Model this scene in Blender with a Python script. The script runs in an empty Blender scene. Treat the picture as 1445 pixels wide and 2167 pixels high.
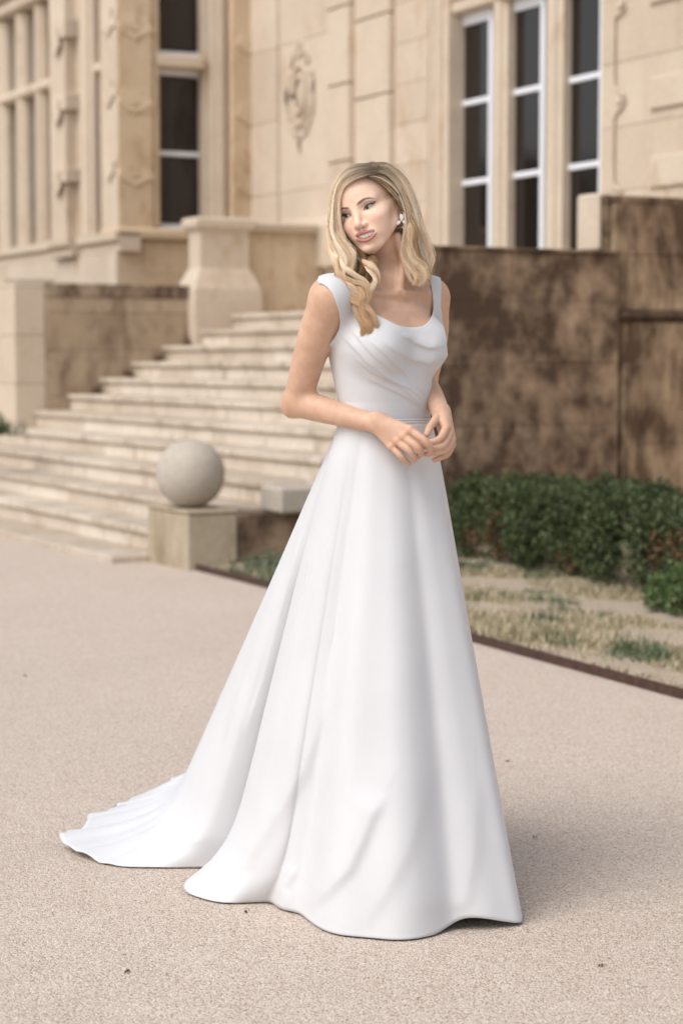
import bpy, bmesh, math, random
import numpy as np
from mathutils import Vector, Matrix, Euler
R = math.radians
random.seed(7); rng = np.random.default_rng(7)
scene = bpy.context.scene
COL = scene.collection
# ------------------------------------------------------------ camera
F_PX = 4215.0; CX, CY = 722.5, 1083.5; CAM_H = 1.28; PITCH = math.atan((CY-760)/F_PX)
cam_d = bpy.data.cameras.new('camera'); cam = bpy.data.objects.new('camera', cam_d); COL.objects.link(cam)
cam.location = (0, 0, CAM_H); cam.rotation_euler = (math.pi/2-PITCH, 0, 0)
cam_d.sensor_fit = 'HORIZONTAL'; cam_d.sensor_width = 24.0; cam_d.lens = F_PX*24/1445
cam_d.clip_start = .1; cam_d.clip_end = 400
cam_d.dof.use_dof = True; cam_d.dof.focus_distance = 4.58; cam_d.dof.aperture_fstop = 3.4
scene.camera = cam
scene.render.resolution_x = 682; scene.render.resolution_y = 1024
# ------------------------------------------------------------ sky and sun
SUN_EL, SUN_DIR = R(50), (-.74, -.67)          # soft light through thin cloud, from the left
wd = bpy.data.worlds.new('World'); scene.world = wd; wd.use_nodes = True
wn = wd.node_tree; wn.nodes.clear()
sky = wn.nodes.new('ShaderNodeTexSky'); sky.sky_type = 'NISHITA'; sky.sun_disc = False
sky.sun_elevation = SUN_EL; sky.sun_rotation = math.atan2(SUN_DIR[0], SUN_DIR[1])
sky.air_density = 1.0; sky.dust_density = 2.5; sky.ozone_density = 1.0
hsv = wn.nodes.new('ShaderNodeHueSaturation'); hsv.inputs['Saturation'].default_value = .40; hsv.inputs['Value'].default_value = 1.0
bg = wn.nodes.new('ShaderNodeBackground'); bg.inputs['Strength'].default_value = .15
wo = wn.nodes.new('ShaderNodeOutputWorld')
wn.links.new(sky.outputs[0], hsv.inputs['Color']); wn.links.new(hsv.outputs[0], bg.inputs['Color']); wn.links.new(bg.outputs[0], wo.inputs['Surface'])
sl = bpy.data.lights.new('sun', 'SUN'); sl.energy = 1.15; sl.angle = R(38); sl.color = (1, .965, .915)
so = bpy.data.objects.new('sun', sl); COL.objects.link(so)
_sd = Vector((SUN_DIR[0]*math.cos(SUN_EL), SUN_DIR[1]*math.cos(SUN_EL), math.sin(SUN_EL)))
so.rotation_euler = _sd.to_track_quat('Z', 'Y').to_euler(); so.location = (-10, -4, 12)
scene.view_settings.view_transform = 'Standard'; scene.view_settings.look = 'None'
scene.view_settings.exposure = .41; scene.view_settings.gamma = 1.0; scene.view_settings.use_curve_mapping = False
scene.cycles.use_denoising = True; scene.cycles.max_bounces = 8; scene.cycles.transparent_max_bounces = 12

# ------------------------------------------------------------ geometry of the place
FW = np.array([0, math.cos(PITCH), -math.sin(PITCH)]); UP = np.array([0, math.sin(PITCH), math.cos(PITCH)])
def ray(px, py): return FW + np.array([1, 0, 0])*((px-CX)/F_PX) + UP*((CY-py)/F_PX)
CAM = np.array([0, 0, CAM_H])
def at(px, py, Y): d = ray(px, py); return CAM + d*(Y/d[1])        # point seen at px,py standing Y metres ahead
def gnd(px, py, z=0.0): d = ray(px, py); return CAM + d*((z-CAM_H)/d[2])
PHI = R(27.8); VV = np.array([math.cos(PHI), math.sin(PHI), 0]); UU = np.array([-math.sin(PHI), math.cos(PHI), 0])
def on_b(px, py, b): d = ray(px, py); p = CAM + d*(b/d.dot(VV)); return p.dot(UU), p[2]     # -> a, z on a wall facing -b
def on_a(px, py, a): d = ray(px, py); p = CAM + d*(a/d.dot(UU)); return p.dot(VV), p[2]     # -> b, z on a wall facing -a
def BA(b, a, z=0.0): return Vector(VV*b + UU*a + np.array([0, 0, z]))

# ------------------------------------------------------------ helpers
def link(o, parent=None):
    COL.objects.link(o)
    if parent is not None: o.parent = parent
    return o
def props(o, label=None, cat=None, group=None, kind=None):
    for k, v in (('label', label), ('category', cat), ('group', group), ('kind', kind)):
        if v: o[k] = v
    return o
ORG = {}
def thing(name, label, cat, base, group=None, rotz=PHI, ba=True):
    o = bpy.data.objects.new(name, None); link(o); o.empty_display_size = .1
    o.location = BA(*base) if ba else Vector(base); o.rotation_euler = (0, 0, rotz)
    ORG[o.name] = Vector(base); return props(o, label, cat, group)
def mesh_obj(name, me, mat=None, parent=None, loc=(0, 0, 0)):
    o = bpy.data.objects.new(name, me); link(o, parent); o.location = loc
    if mat is not None and not me.materials: me.materials.append(mat)
    return o
def from_arrays(name, v, f, smooth=True):
    me = bpy.data.meshes.new(name); v = np.asarray(v, dtype=np.float32)
    if isinstance(f, np.ndarray):
        n, k = f.shape
        me.vertices.add(len(v)); me.vertices.foreach_set('co', v.ravel())
        me.loops.add(n*k); me.loops.foreach_set('vertex_index', f.ravel().astype(np.int32))
        me.polygons.add(n); me.polygons.foreach_set('loop_start', np.arange(0, n*k, k, dtype=np.int32))
        me.update(calc_edges=True)
    else:
        me.from_pydata(v.tolist(), [], f); me.update()
    if smooth: me.polygons.foreach_set('use_smooth', [True]*len(me.polygons))
    return me
def bm_mesh(name, bm, smooth=False):
    me = bpy.data.meshes.new(name); bmesh.ops.recalc_face_normals(bm, faces=bm.faces[:]); bm.to_mesh(me); bm.free()
    if smooth: me.polygons.foreach_set('use_smooth', [True]*len(me.polygons))
    return me
_bc = {}
def box_me(dx, dy, dz, bev, mat, name='stone'):
    key = (round(dx, 3), round(dy, 3), round(dz, 3), bev, mat.name)
    if key not in _bc:
        bm = bmesh.new(); bmesh.ops.create_cube(bm, size=1)
        for v in bm.verts: v.co = Vector(((v.co.x+.5)*dx, (v.co.y+.5)*dy, (v.co.z+.5)*dz))
        if bev: bmesh.ops.bevel(bm, geom=bm.edges[:], offset=bev, segments=1, affect='EDGES')
        me = bm_mesh(name, bm); me.materials.append(mat); _bc[key] = me
    return _bc[key]
def blk(parent, name, b0, b1, a0, a1, z0, z1, mat, bev=.006, o=None):
    """a bevelled block in building coordinates (b, a, z) under a thing placed with thing()"""
    org = ORG[parent.name] if o is None else o
    me = box_me(b1-b0, a1-a0, z1-z0, bev, mat, name)
    return mesh_obj(name, me, None, parent, (b0-org.x, a0-org.y, z0-org.z))
def sub(name, parent, org=None):
    """remember the building-space origin of a part so sub-parts can be placed under it"""
    pass
def prism(bm, pts, axis, t0, t1):
    """closed outline pts (2D) swept along axis ('x','y','z') from t0 to t1"""
    def P(p, t): return {'x': (t, p[0], p[1]), 'y': (p[0], t, p[1]), 'z': (p[0], p[1], t)}[axis]
    A = [bm.verts.new(P(p, t0)) for p in pts]; B = [bm.verts.new(P(p, t1)) for p in pts]; n = len(pts)
    bm.faces.new(A); bm.faces.new(B[::-1])
    for i in range(n): bm.faces.new((A[i], B[i], B[(i+1) % n], A[(i+1) % n]))
def tube(bm, pts, rads, seg=8, cap=True):
    pts = [Vector(p) for p in pts]; rings = []
    up = Vector((0, 0, 1))
    for i, p in enumerate(pts):
        t = (pts[min(i+1, len(pts)-1)]-pts[max(i-1, 0)]).normalized()
        n = t.cross(up); n = n.normalized() if n.length > .05 else t.cross(Vector((1, 0, 0))).normalized()
        m = n.cross(t).normalized(); r = rads[i] if hasattr(rads, '__len__') else rads
        rings.append([bm.verts.new(p+(n*math.cos(k*2*math.pi/seg)+m*math.sin(k*2*math.pi/seg))*r) for k in range(seg)])
    for A, B in zip(rings, rings[1:]):
        for k in range(seg): bm.faces.new((A[k], A[(k+1) % seg], B[(k+1) % seg], B[k]))
    if cap: bm.faces.new(rings[0][::-1]); bm.faces.new(rings[-1])

# ------------------------------------------------------------ materials
def mat_new(name):
    m = bpy.data.materials.new(name); m.use_nodes = True; nt = m.node_tree
    return m, nt, nt.nodes['Principled BSDF']
def N(nt, t, **kw):
    n = nt.nodes.new(t)
    for k, v in kw.items():
        if hasattr(n, k) and k not in n.inputs: setattr(n, k, v)
        else: n.inputs[k].default_value = v
    return n
def noise(nt, vec, scale, detail=4, rough=.55, mscale=(1, 1, 1)):
    mp = N(nt, 'ShaderNodeMapping'); mp.inputs['Scale'].default_value = mscale; nt.links.new(vec, mp.inputs[0])
    n = N(nt, 'ShaderNodeTexNoise', Scale=scale, Detail=detail, Roughness=rough); nt.links.new(mp.outputs[0], n.inputs['Vector'])
    return n.outputs['Fac']
def ramp(nt, fac, stops, interp='LINEAR'):
    r = nt.nodes.new('ShaderNodeValToRGB'); r.color_ramp.interpolation = interp; el = r.color_ramp.elements
    while len(el) < len(stops): el.new(.5)
    for e, (p, c) in zip(el, stops): e.position = p; e.color = (*c, 1) if len(c) == 3 else c
    nt.links.new(fac, r.inputs[0]); return r.outputs[0]
def g(x): return (x, x, x)
def mix(nt, fac, a, b, mode='MIX'):
    m = nt.nodes.new('ShaderNodeMix'); m.data_type = 'RGBA'; m.blend_type = mode
    for i, v in ((0, fac), (6, a), (7, b)):
        if isinstance(v, bpy.types.NodeSocket): nt.links.new(v, m.inputs[i])
        elif i == 0: m.inputs[0].default_value = v
        else: m.inputs[i].default_value = (*v, 1)
    return m.outputs[2]
def bump(nt, bs, h, strength, dist=.01):
    b = N(nt, 'ShaderNodeBump', Strength=strength, Distance=dist); nt.links.new(h, b.inputs['Height']); nt.links.new(b.outputs[0], bs.inputs['Normal'])
def stone(name, c1, c2, stain=None, amt=.3, streak=1.0, rough=.9, sscale=2.0, rnd=.10):
    m, nt, bs = mat_new(name)
    geo = N(nt, 'ShaderNodeNewGeometry').outputs['Position']
    n1 = noise(nt, geo, 2.2, 5, .6); col = mix(nt, ramp(nt, n1, [(.3, g(0)), (.7, g(1))]), c1, c2)
    n2 = noise(nt, geo, 28, 4, .6); col = mix(nt, .25, col, ramp(nt, n2, [(.3, tuple(x*.72 for x in c1)), (.7, tuple(min(1, x*1.12) for x in c2))]))
    oi = N(nt, 'ShaderNodeObjectInfo').outputs['Random']
    col = mix(nt, 1.0, col, ramp(nt, oi, [(0, (1-rnd, 1-rnd*1.25, 1-rnd*1.5)), (1, (1+rnd*.35, 1+rnd*.35, 1+rnd*.3))]), 'MULTIPLY')
    if stain:
        s1 = noise(nt, geo, sscale, 7, .62, (1, 1, .75/streak))
        s2 = noise(nt, geo, sscale*4.5, 5, .6, (1, 1, .40/streak))
        s = mix(nt, .42, s1, s2)
        f = ramp(nt, s, [(.56-amt*.32, g(0)), (.70-amt*.25, g(1))])
        col = mix(nt, f, col, stain)
    nt.links.new(col, bs.inputs['Base Color']); bs.inputs['Roughness'].default_value = rough
    bs.inputs['Specular IOR Level'].default_value = .25
    bump(nt, bs, n2, .35, .006); return m
def plain(name, c, rough=.5, spec=.5, metal=0, var=0):
    m, nt, bs = mat_new(name); bs.inputs['Roughness'].default_value = rough; bs.inputs['Specular IOR Level'].default_value = spec; bs.inputs['Metallic'].default_value = metal
    geo = N(nt, 'ShaderNodeNewGeometry').outputs['Position']
    n = noise(nt, geo, 30, 4)
    nt.links.new(ramp(nt, n, [(.3, tuple(x*(1-var) for x in c)), (.7, tuple(min(1, x*(1+var*.5)) for x in c))]), bs.inputs['Base Color']); return m
# ============================================================ SETTING
M = {}
M['ash'] = stone('limestone_facade', (.55, .455, .355), (.635, .54, .43), (.45, .33, .215), .04)
M['ashw'] = stone('warm_limestone', (.56, .43, .29), (.66, .53, .38), (.40, .265, .155), .14, sscale=3)
M['step'] = stone('step_stone', (.60, .52, .43), (.70, .62, .53), (.40, .32, .23), .15, sscale=3, rnd=.16)
M['tread'] = stone('step_tread_stone', (.53, .455, .37), (.61, .535, .445), (.34, .275, .20), .25, sscale=3, rnd=.16)
M['cheek'] = stone('weathered_cheek_stone', (.38, .29, .20), (.45, .355, .25), (.20, .14, .095), .20)
M['dark'] = stone('stained_retaining_stone', (.36, .255, .17), (.46, .345, .24), (.085, .053, .035), .60, streak=.6, sscale=1.6)
M['mossy'] = stone('mossy_block_stone', (.38, .315, .225), (.46, .39, .295), (.27, .215, .14), .18)
M['ball'] = stone('ball_stone', (.43, .38, .32), (.49, .44, .375), (.33, .28, .22), .04, sscale=5, rnd=.02)
M['joint'] = stone('joint_mortar', (.30, .22, .14), (.34, .26, .17))
M['white'] = plain('white_window_paint', (.74, .76, .80), .35, var=.03)
M['iron'] = plain('rusty_edging', (.075, .040, .030), .7, .3, 0, .4)
# gravel bound drive
m, nt, bs = mat_new('bound_gravel'); M['gravel'] = m
geo = N(nt, 'ShaderNodeNewGeometry').outputs['Position']
vo = N(nt, 'ShaderNodeTexVoronoi', Scale=240.0); nt.links.new(geo, vo.inputs['Vector'])
big = noise(nt, geo, .9, 6, .6); mid = noise(nt, geo, 9, 4, .6)
sep = N(nt, 'ShaderNodeSeparateColor'); nt.links.new(vo.outputs['Color'], sep.inputs[0])
cc = ramp(nt, sep.outputs[0], [(0, (.32, .23, .17)), (.06, (.49, .39, .305)), (.35, (.62, .52, .435)), (.75, (.69, .595, .515)), (1, (.80, .74, .68))])
dk = ramp(nt, vo.outputs['Distance'], [(.5, g(1)), (.95, (.66, .59, .53))])
cc = mix(nt, 1, cc, dk, 'MULTIPLY')
cc = mix(nt, 1, cc, ramp(nt, big, [(.3, (.96, .95, .94)), (.7, (1.03, 1.02, 1.02))]), 'MULTIPLY')
cc = mix(nt, 1, cc, ramp(nt, mid, [(.3, (.97, .965, .96)), (.7, (1.02, 1.02, 1.02))]), 'MULTIPLY')
nt.links.new(cc, bs.inputs['Base Color']); bs.inputs['Roughness'].default_value = .85; bs.inputs['Specular IOR Level'].default_value = .3
mm = N(nt, 'ShaderNodeMath', operation='MULTIPLY'); mm.inputs[1].default_value = -1; nt.links.new(vo.outputs['Distance'], mm.inputs[0])
bump(nt, bs, mm.outputs[0], .8, .004)
# soil/verge
m, nt, bs = mat_new('verge_soil'); M['soil'] = m
geo = N(nt, 'ShaderNodeNewGeometry').outputs['Position']
n1 = noise(nt, geo, 3, 6, .65); n2 = noise(nt, geo, 60, 4, .6)
cc = ramp(nt, n1, [(.3, (.38, .29, .215)), (.5, (.50, .40, .31)), (.7, (.44, .38, .27))])
cc = mix(nt, .5, cc, ramp(nt, n2, [(.3, (.22, .155, .105)), (.7, (.56, .46, .35))]))
nt.links.new(cc, bs.inputs['Base Color']); bs.inputs['Roughness'].default_value = .95; bump(nt, bs, n2, .7, .02)
# window glass: opaque, the unlit room's darkness put into its colour; reflects the grounds
m, nt, bs = mat_new('window_glass'); M['glass'] = m
bs.inputs['Base Color'].default_value = (.016, .012, .010, 1); bs.inputs['Roughness'].default_value = .06; bs.inputs['IOR'].default_value = 1.45
M['curtain'] = plain('dark_curtain', (.055, .042, .036), .9, .1, 0, .3)
def leafmat(name, cols, rough=.55, trans=.12):
    m, nt, bs = mat_new(name)
    rp = N(nt, 'ShaderNodeNewGeometry').outputs['Random Per Island']
    nt.links.new(ramp(nt, rp, [(i/(len(cols)-1), c) for i, c in enumerate(cols)]), bs.inputs['Base Color'])
    bs.inputs['Roughness'].default_value = rough; bs.inputs['Specular IOR Level'].default_value = .3
    return m
M['leaf'] = leafmat('hedge_leaf', [(.018, .026, .009), (.034, .050, .016), (.055, .078, .026), (.085, .115, .042), (.14, .165, .07)])
M['deadleaf'] = leafmat('brown_leaf', [(.15, .075, .03), (.22, .12, .055), (.07, .05, .025), (.04, .045, .02)])
M['bushleaf'] = leafmat('bush_leaf', [(.045, .075, .022), (.08, .125, .038), (.125, .18, .06)])
M['grass'] = leafmat('verge_grass', [(.16, .17, .08), (.30, .26, .14), (.44, .36, .23), (.54, .45, .31), (.62, .53, .39)])
M['grassg'] = leafmat('green_tuft', [(.05, .08, .04), (.09, .13, .06), (.13, .17, .09), (.25, .23, .13)])
M['bark'] = plain('bark', (.06, .042, .03), .9, .2, 0, .4)

def sheet(name, pts, z, mat, kind='structure', thick=0):
    bm = bmesh.new(); vs = [bm.verts.new((p[0], p[1], z)) for p in pts]; f = bm.faces.new(vs)
    if f.normal.z < 0: f.normal_flip()
    if thick:
        r = bmesh.ops.extrude_face_region(bm, geom=[f]); 
        for v in r['geom']:
            if isinstance(v, bmesh.types.BMVert): v.co.z += thick
    me = bm_mesh(name, bm); o = mesh_obj(name, me, mat)
    if kind: o['kind'] = kind
    return o
sheet('ground', [(-150, -150), (150, -150), (150, 150), (-150, 150)], -.012, M['soil'])
# the drive runs up to the verge edge and the stairs
e = [BA(4.55, -20), BA(4.55, 3), BA(4.60, 6), BA(4.72, 8), BA(4.78, 9.5), BA(4.82, 10.6), BA(4.83, 11.2)]
sheet('drive', [(-60, -30)]+[(v.x, v.y) for v in e]+[tuple(BA(4.9, 11.6))[:2], tuple(BA(4.9, 30))[:2], tuple(BA(-60, 30))[:2]], 0, M['gravel'])
vb = [BA(9.2, 11.2), BA(9.2, -20)]
# verge: gently uneven bed of soil
def bed():
    na, nb = 120, 30; V = []; Fc = []
    for i in range(na+1):
        a = -4+15.1*i/na
        eb = np.interp(a, [-20, 3, 6, 8, 9.5, 10.6, 11.2], [4.55, 4.55, 4.60, 4.72, 4.78, 4.82, 4.83])+.015
        for j in range(nb+1):
            t = j/nb; b = eb+(9.2-eb)*t
            z = .012+.03*min(1, t*6)+.012*math.sin(a*5+b*3)*min(1, t*8)
            V.append(BA(b, a, z))
    for i in range(na):
        for j in range(nb):
            k = i*(nb+1)+j; Fc.append((k, k+nb+1, k+nb+2, k+1))
    me = from_arrays('verge', [tuple(v) for v in V], Fc); o = mesh_obj('verge', me, M['soil']); o['kind'] = 'structure'
bed()
bm = bmesh.new()
epts = [BA(np.interp(a, [-20, 3, 6, 8, 9.5, 10.6, 11.2], [4.55, 4.55, 4.60, 4.72, 4.78, 4.82, 4.83]), a, 0) for a in np.linspace(-4, 11.05, 60)]
for i, (p, q) in enumerate(zip(epts, epts[1:])):
    w = Vector((VV[0], VV[1], 0))*.02
    vs = []
    for P in (p, q):
        for dx in (0, 1):
            for dz in (-.01, .038): vs.append(bm.verts.new((P.x+w.x*dx, P.y+w.y*dx, dz)))
    a0, a1, a2, a3, b0, b1, b2, b3 = vs
    for f in ((a0, a1, b1, b0), (a1, a3, b3, b1), (a3, a2, b2, b3)): bm.faces.new(f)
o = mesh_obj('lawn_edging', bm_mesh('lawn_edging', bm), M['iron']); props(o, 'low rusty metal edging between the gravel drive and the dry verge', 'edging')

# ---------------- the stairs
RIS, TRD = .151, .32
def stepz(k): return .05+RIS*(k-1)
def stepb(k): return 4.51+TRD*(k-1)
stairs = thing('stone_staircase', 'wide flight of worn pale stone steps rising to the house', 'stairs', (4.51, 14, 0))
A_NEAR, A_CHK = 11.28, 17.7
rs = random.Random(3)
nst = 0
for k in range(1, 13):
    z = stepz(k); b = stepb(k); far = 21.5 if k <= 6 else A_CHK+.02
    near = 11.66 if k == 1 else (11.40 if k == 2 else A_NEAR)
    a = near; z0 = z-RIS if k > 1 else -.01
    while a < far-.01:
        L = rs.choice([.72, .85, .95, 1.1, 1.25])*rs.uniform(.9, 1.1)
        if far-(a+L) < .4: L = far-a
        dz = rs.uniform(-.004, .003); db = rs.uniform(-.006, .006)
        # riser stone then tread slab with an overhanging nosing
        if k > 1: blk(stairs, 'riser_stone', b+.03+db, b+.30, a+.002, a+L-.002, z0-.004, z-.052, M['step'], .006)
        blk(stairs, 'tread_slab', b+db, b+TRD+.05, a+.003, a+L-.003, (z-.05 if k > 1 else -.01), z+dz, M['tread'], .010)
        a += L
# core under the treads
bm = bmesh.new(); pts = [(stepb(1)+.05, -.02)]
for k in range(1, 13): pts += [(stepb(k)+.06, stepz(k)-.06 if k > 1 else .0), (stepb(k)+TRD+.06, stepz(k)-.06 if k > 1 else .0)]
pts = [(p[0]-4.51, p[1]) for p in pts]+[(8.4-4.51, -.02)]
prism(bm, pts, 'y', 11.7-14, 21.5-14)
mesh_obj('core', bm_mesh('core', bm), M['joint'], stairs)
# landing
land = thing('landing', 'flagged landing at the head of the steps', 'paving', (8.4, 15, 0))
props(land, kind='structure'); del land['category']; del land['label']
zt = stepz(12)
a = A_NEAR
while a < 19.0:
    for j, b0 in enumerate((8.40,  8.90)): blk(land, 'paving_slab', b0+.002, b0+.496, a+.002, a+.646, zt-.06, zt-.004, M['tread'], .006)
    a += .65
blk(land, 'landing_core', 8.36, 9.32, 11.3, 19.3, 0, zt-.065, M['joint'], 0)

# ---------------- left cheek wall
cw = thing('staircase_cheek_wall', 'level topped stone side wall at the far left of the steps, blackened along its top', 'wall', (6, 17.9, 0))
bL, zT = on_a(97, 598, A_CHK); bR, _ = on_a(432, 600, A_CHK)
zc = [0, .50, .93, 1.36, 1.72, zT-.13]
for i in range(len(zc)-1):
    b = bL; j = 0
    off = rs.uniform(.5, .8)
    while b < bR-.02:
        L = off if j == 0 else rs.uniform(.7, 1.0)
        if bR-(b+L) < .35: L = bR-b
        blk(cw, 'stone', b+.0015, b+L-.0015, A_CHK, A_CHK+.55, zc[i]+.0015, zc[i+1]-.0015, M['cheek'], .004); b += L; j += 1
M['cope'] = stone('blackened_coping_stone', (.34, .26, .185), (.43, .34, .245), (.11, .07, .05), .48, sscale=4)
b = bL-.015
for L in (.66, .60, .55, .9):
    L = min(L, bR+.0-b)
    if L > .1: blk(cw, 'coping_stone', b, b+L-.004, A_CHK-.012, A_CHK+.56, zT-.13, zT, M['cope'], .012)
    b += L
# paler end pier of the cheek wall and the basement wall left of it
ep = thing('end_pier', 'pale square stone pier closing the left end of the stained cheek wall', 'pier', (bL-.2, 18.2, 0))
a_far, _ = on_b(45, 740, bL-.01)
zc = [stepz(5), 1.05, 1.5, 1.95, zT+.0]
for i in range(4): blk(ep, 'stone', bL-.30, bL-.004, A_CHK+.02, a_far, zc[i]+.0015, zc[i+1]-.0015, M['ash'], .006)
# basement wall
bw = thing('basement_wall', 'pale basement wall with slit openings and a projecting band, left of the steps', 'wall', (bL-.1, 20, 0))
b0 = bL-.16
def band(z0, z1, out, mat, name='stone', a0=None, a1=24.5, seg=.9):
    a = a_far+.01 if a0 is None else a0
    while a < a1-.01:
        L = min(seg, a1-a)
        blk(bw, name, b0-out, b0+.5, a+.001, a+L-.001, z0+.001, z1-.001, mat, .006); a += L
zb = [on_b(25, y, b0)[1] for y in (905, 772, 742, 715, 690, 668, 640, 612)]
band(zb[1], zb[2], .0, M['ash']); band(zb[2], zb[3], .05, M['ash'], 'band_stone'); band(zb[3], zb[5], .0, M['ash']); band(zb[5], zb[6], .06, M['ash'], 'band_stone'); band(zb[6], 2.05, .02, M['ash'])
for (p0, p1) in ((28, 45), (2, 14), (-24, -10), (-60,-38)):
    aa, _ = on_b(p1, 800, b0); ab, _ = on_b(p0, 800, b0)
    blk(bw, 'mullion', b0, b0+.3, aa, ab, 0, zb[1]-.001, M['ash'], .01)
blk(bw, 'window_backing', b0+.34, b0+.5, a_far, 24.4, 0, zb[1], M['ashw'], 0)

# ---------------- the house
BF = 9.3; A_RET = 19.5
house = thing('manor_house', 'large honey coloured limestone country house with mullioned windows and carved stonework', 'house', (BF, 16, 0))
def course_wall(plane, lo, hi, z0, z1, pos, depth, mat, ch=.375, ln=.8, gap=.003, name='stone', bev=.004, seed=1):
    """ashlar laid in courses; plane 'b' = wall facing -b at b=pos spanning a in [lo,hi]; plane 'a' likewise"""
    rr = random.Random(seed); z = z0; n = 0
    while z < z1-.02:
        h = min(ch, z1-z); 
        if z1-(z+h) < .1: h = z1-z
        x = lo; first = True
        while x < hi-.01:
            L = ln*rr.uniform(.75, 1.2)*(.5 if first and n % 2 else 1); first = False
            if hi-(x+L) < ln*.35: L = hi-x
            pr = rr.uniform(-.002, .002)
            if plane == 'b': blk(house, name, pos+pr, pos+depth, x+gap/2, x+L-gap/2, z+gap/2, z+h-gap/2, mat, bev)
            else: blk(house, name, x+gap/2, x+L-gap/2, pos+pr, pos+depth, z+gap/2, z+h-gap/2, mat, bev)
            x += L
        z += h; n += 1
def A(px, b=BF): return on_b(px, 300, b)[0]
def Bb(px, a): return on_a(px, 300, a)[0]
ZT = 5.7
# right part: scroll wall
a0, a1 = 9.4, A(1270)
course_wall('b', a0, a1, 1.6, ZT, BF, .3, M['ash'], .50, .9, seed=4)
course_wall('b', 3.0, a0-.002, .1, ZT, BF, .3, M['ash'], .50, 1.3, seed=14); course_wall('b', a0, 11.0, 0.1, 1.598, BF, .3, M['ash'], .50, 1.2, seed=15)
# window opening: three lights between a1 and aL
aL = A(946); zhead = on_b(975, 22, BF)[1]; zsill = 1.95
blk(house, 'window_head', BF-.0, BF+.32, a1+.002, aL, zhead+.12, ZT, M['ash'], .01)
blk(house, 'window_head_moulding', BF+.02, BF+.30, a1+.002, aL, zhead, zhead+.118, M['ash'], .02)
blk(house, 'window_sill', BF-.08, BF+.3, a1-.05, aL+.05, zsill-.14, zsill, M['ash'], .015)
course_wall('b', a1, aL, 1.6, zsill-.145, BF+.01, .3, M['ash'], .3, .9, seed=9)
GB = BF+.16
def sash(pa, name_parent, a_lo, a_hi, zlo, zhi, bars, plane='b', pos=GB, midrail=None):
    """a white casement: frame, glazing bars and one pane per opening, as window > sub-parts"""
    fw = .066
    def bx(nm, u0, u1, z0, z1, d0, d1, mat, bev):
        if plane == 'b': return (nm, pos+d0, pos+d1, u0, u1, z0, z1, mat, bev)
        return (nm, u0, u1, pos+d0, pos+d1, z0, z1, mat, bev)
    w0 = blk(house, *bx('window', a_lo, a_hi, zlo, zlo+fw, -.03, .03, M['white'], .006))
    wo = ORG[house.name] + w0.location
    def add(args): blk(w0, *args, o=wo)
    add(bx('frame', a_lo, a_lo+fw, zlo+fw, zhi, -.03, .03, M['white'], .006))
    add(bx('frame', a_hi-fw, a_hi, zlo+fw, zhi, -.03, .03, M['white'], .006))
    add(bx('frame', a_lo+fw, a_hi-fw, zhi-fw, zhi, -.03, .03, M['white'], .006))
    zs = [zlo+fw]+[z for z in sorted(bars)]+[zhi-fw]
    for z in zs[1:-1]: add(bx('glazing_bar', a_lo+fw, a_hi-fw, z-.025, z+.025, -.022, .022, M['white'], .005))
    for za, zb_ in zip(zs, zs[1:]): add(bx('pane', a_lo+fw, a_hi-fw, za+.025, zb_-.025, .0, .006, M['glass'], 0))
    return w0
# light edges in px: far edge | near edge (measured on the glazing plane)
z1_ = on_b(1020, 211, GB)[1]; z2_ = on_b(1020, 382, GB)[1]; dz_ = z1_-z2_
bars = [z2_-dz_, z2_, z1_, z1_+dz_]
lights = [(A(974, GB), A(1046, GB)), (A(1081, GB), A(1156, GB)), (A(1197, GB), A(1282, GB))]
for (af, an) in lights: sash(house, 'window', an, af, zsill, zhead, bars)
bm = None
def mullion(pf, pn, name='mullion', b0=BF+.03, b1=GB+.02, z0=zsill, z1=zhead, wide=.02):
    af, an = A(pf, b0), A(pn, b0)
    bm = bmesh.new(); c = (af+an)/2-16; w = abs(af-an)/2
    d = b1-b0
    pts = [(0, c-w*.45), (0, c+w*.45), (.03, c+w*.62), (.05, c+w), (d, c+w), (d, c-w), (.05, c-w), (.03, c-w*.62)]
    prism(bm, [(p[0]+b0-BF, p[1]) for p in pts], 'z', z0, z1)
    return mesh_obj(name, bm_mesh(name, bm), M['ash'], house)
mullion(1036, 1063); mullion(1146, 1180)
# reveal mouldings left of the window
for pf, pn, out in ((905, 918, .02), (918, 930, .05), (930, 946, .02)):
    blk(house, 'moulding', BF-out, BF+.3, A(pn, BF-out), A(pf, BF-out)-.002, 1.6, ZT, M['ash'], .015)
blk(house, 'window_jamb', BF+.02, GB+.03, A(950, BF+.02), A(905)-.02, zsill, ZT, M['ash'], .02)
# stepped wall planes left of the window
P1 = A(837); P2 = on_b(822, 300, BF-.07)[0]; P3 = on_b(737, 300, BF-.14)[0]
course_wall('b', A(905), P1+.04, 1.6, ZT, BF, .3, M['ash'], .375, .9, seed=5)
course_wall('b', P2, P3+.04, 1.55, ZT, BF-.07, .37, M['ash'], .745, 3, gap=.014, bev=.010, seed=6)
P4 = on_b(690, 300, BF-.14)[0]
course_wall('b', P3, P4, 1.72, ZT, BF-.14, .44, M['ash'], .745, 3, gap=.014, bev=.010, seed=7)
P5 = on_b(592, 300, BF-.12)[0]
course_wall('b', P4, P5, 1.5, ZT, BF-.125, .4, M['ash'], 1.5, 3, gap=.003, seed=8)
course_wall('b', P5, A_RET+.3, 1.5, ZT, BF-.155, .45, M['ash'], .75, 3, gap=.003, seed=8)
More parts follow.
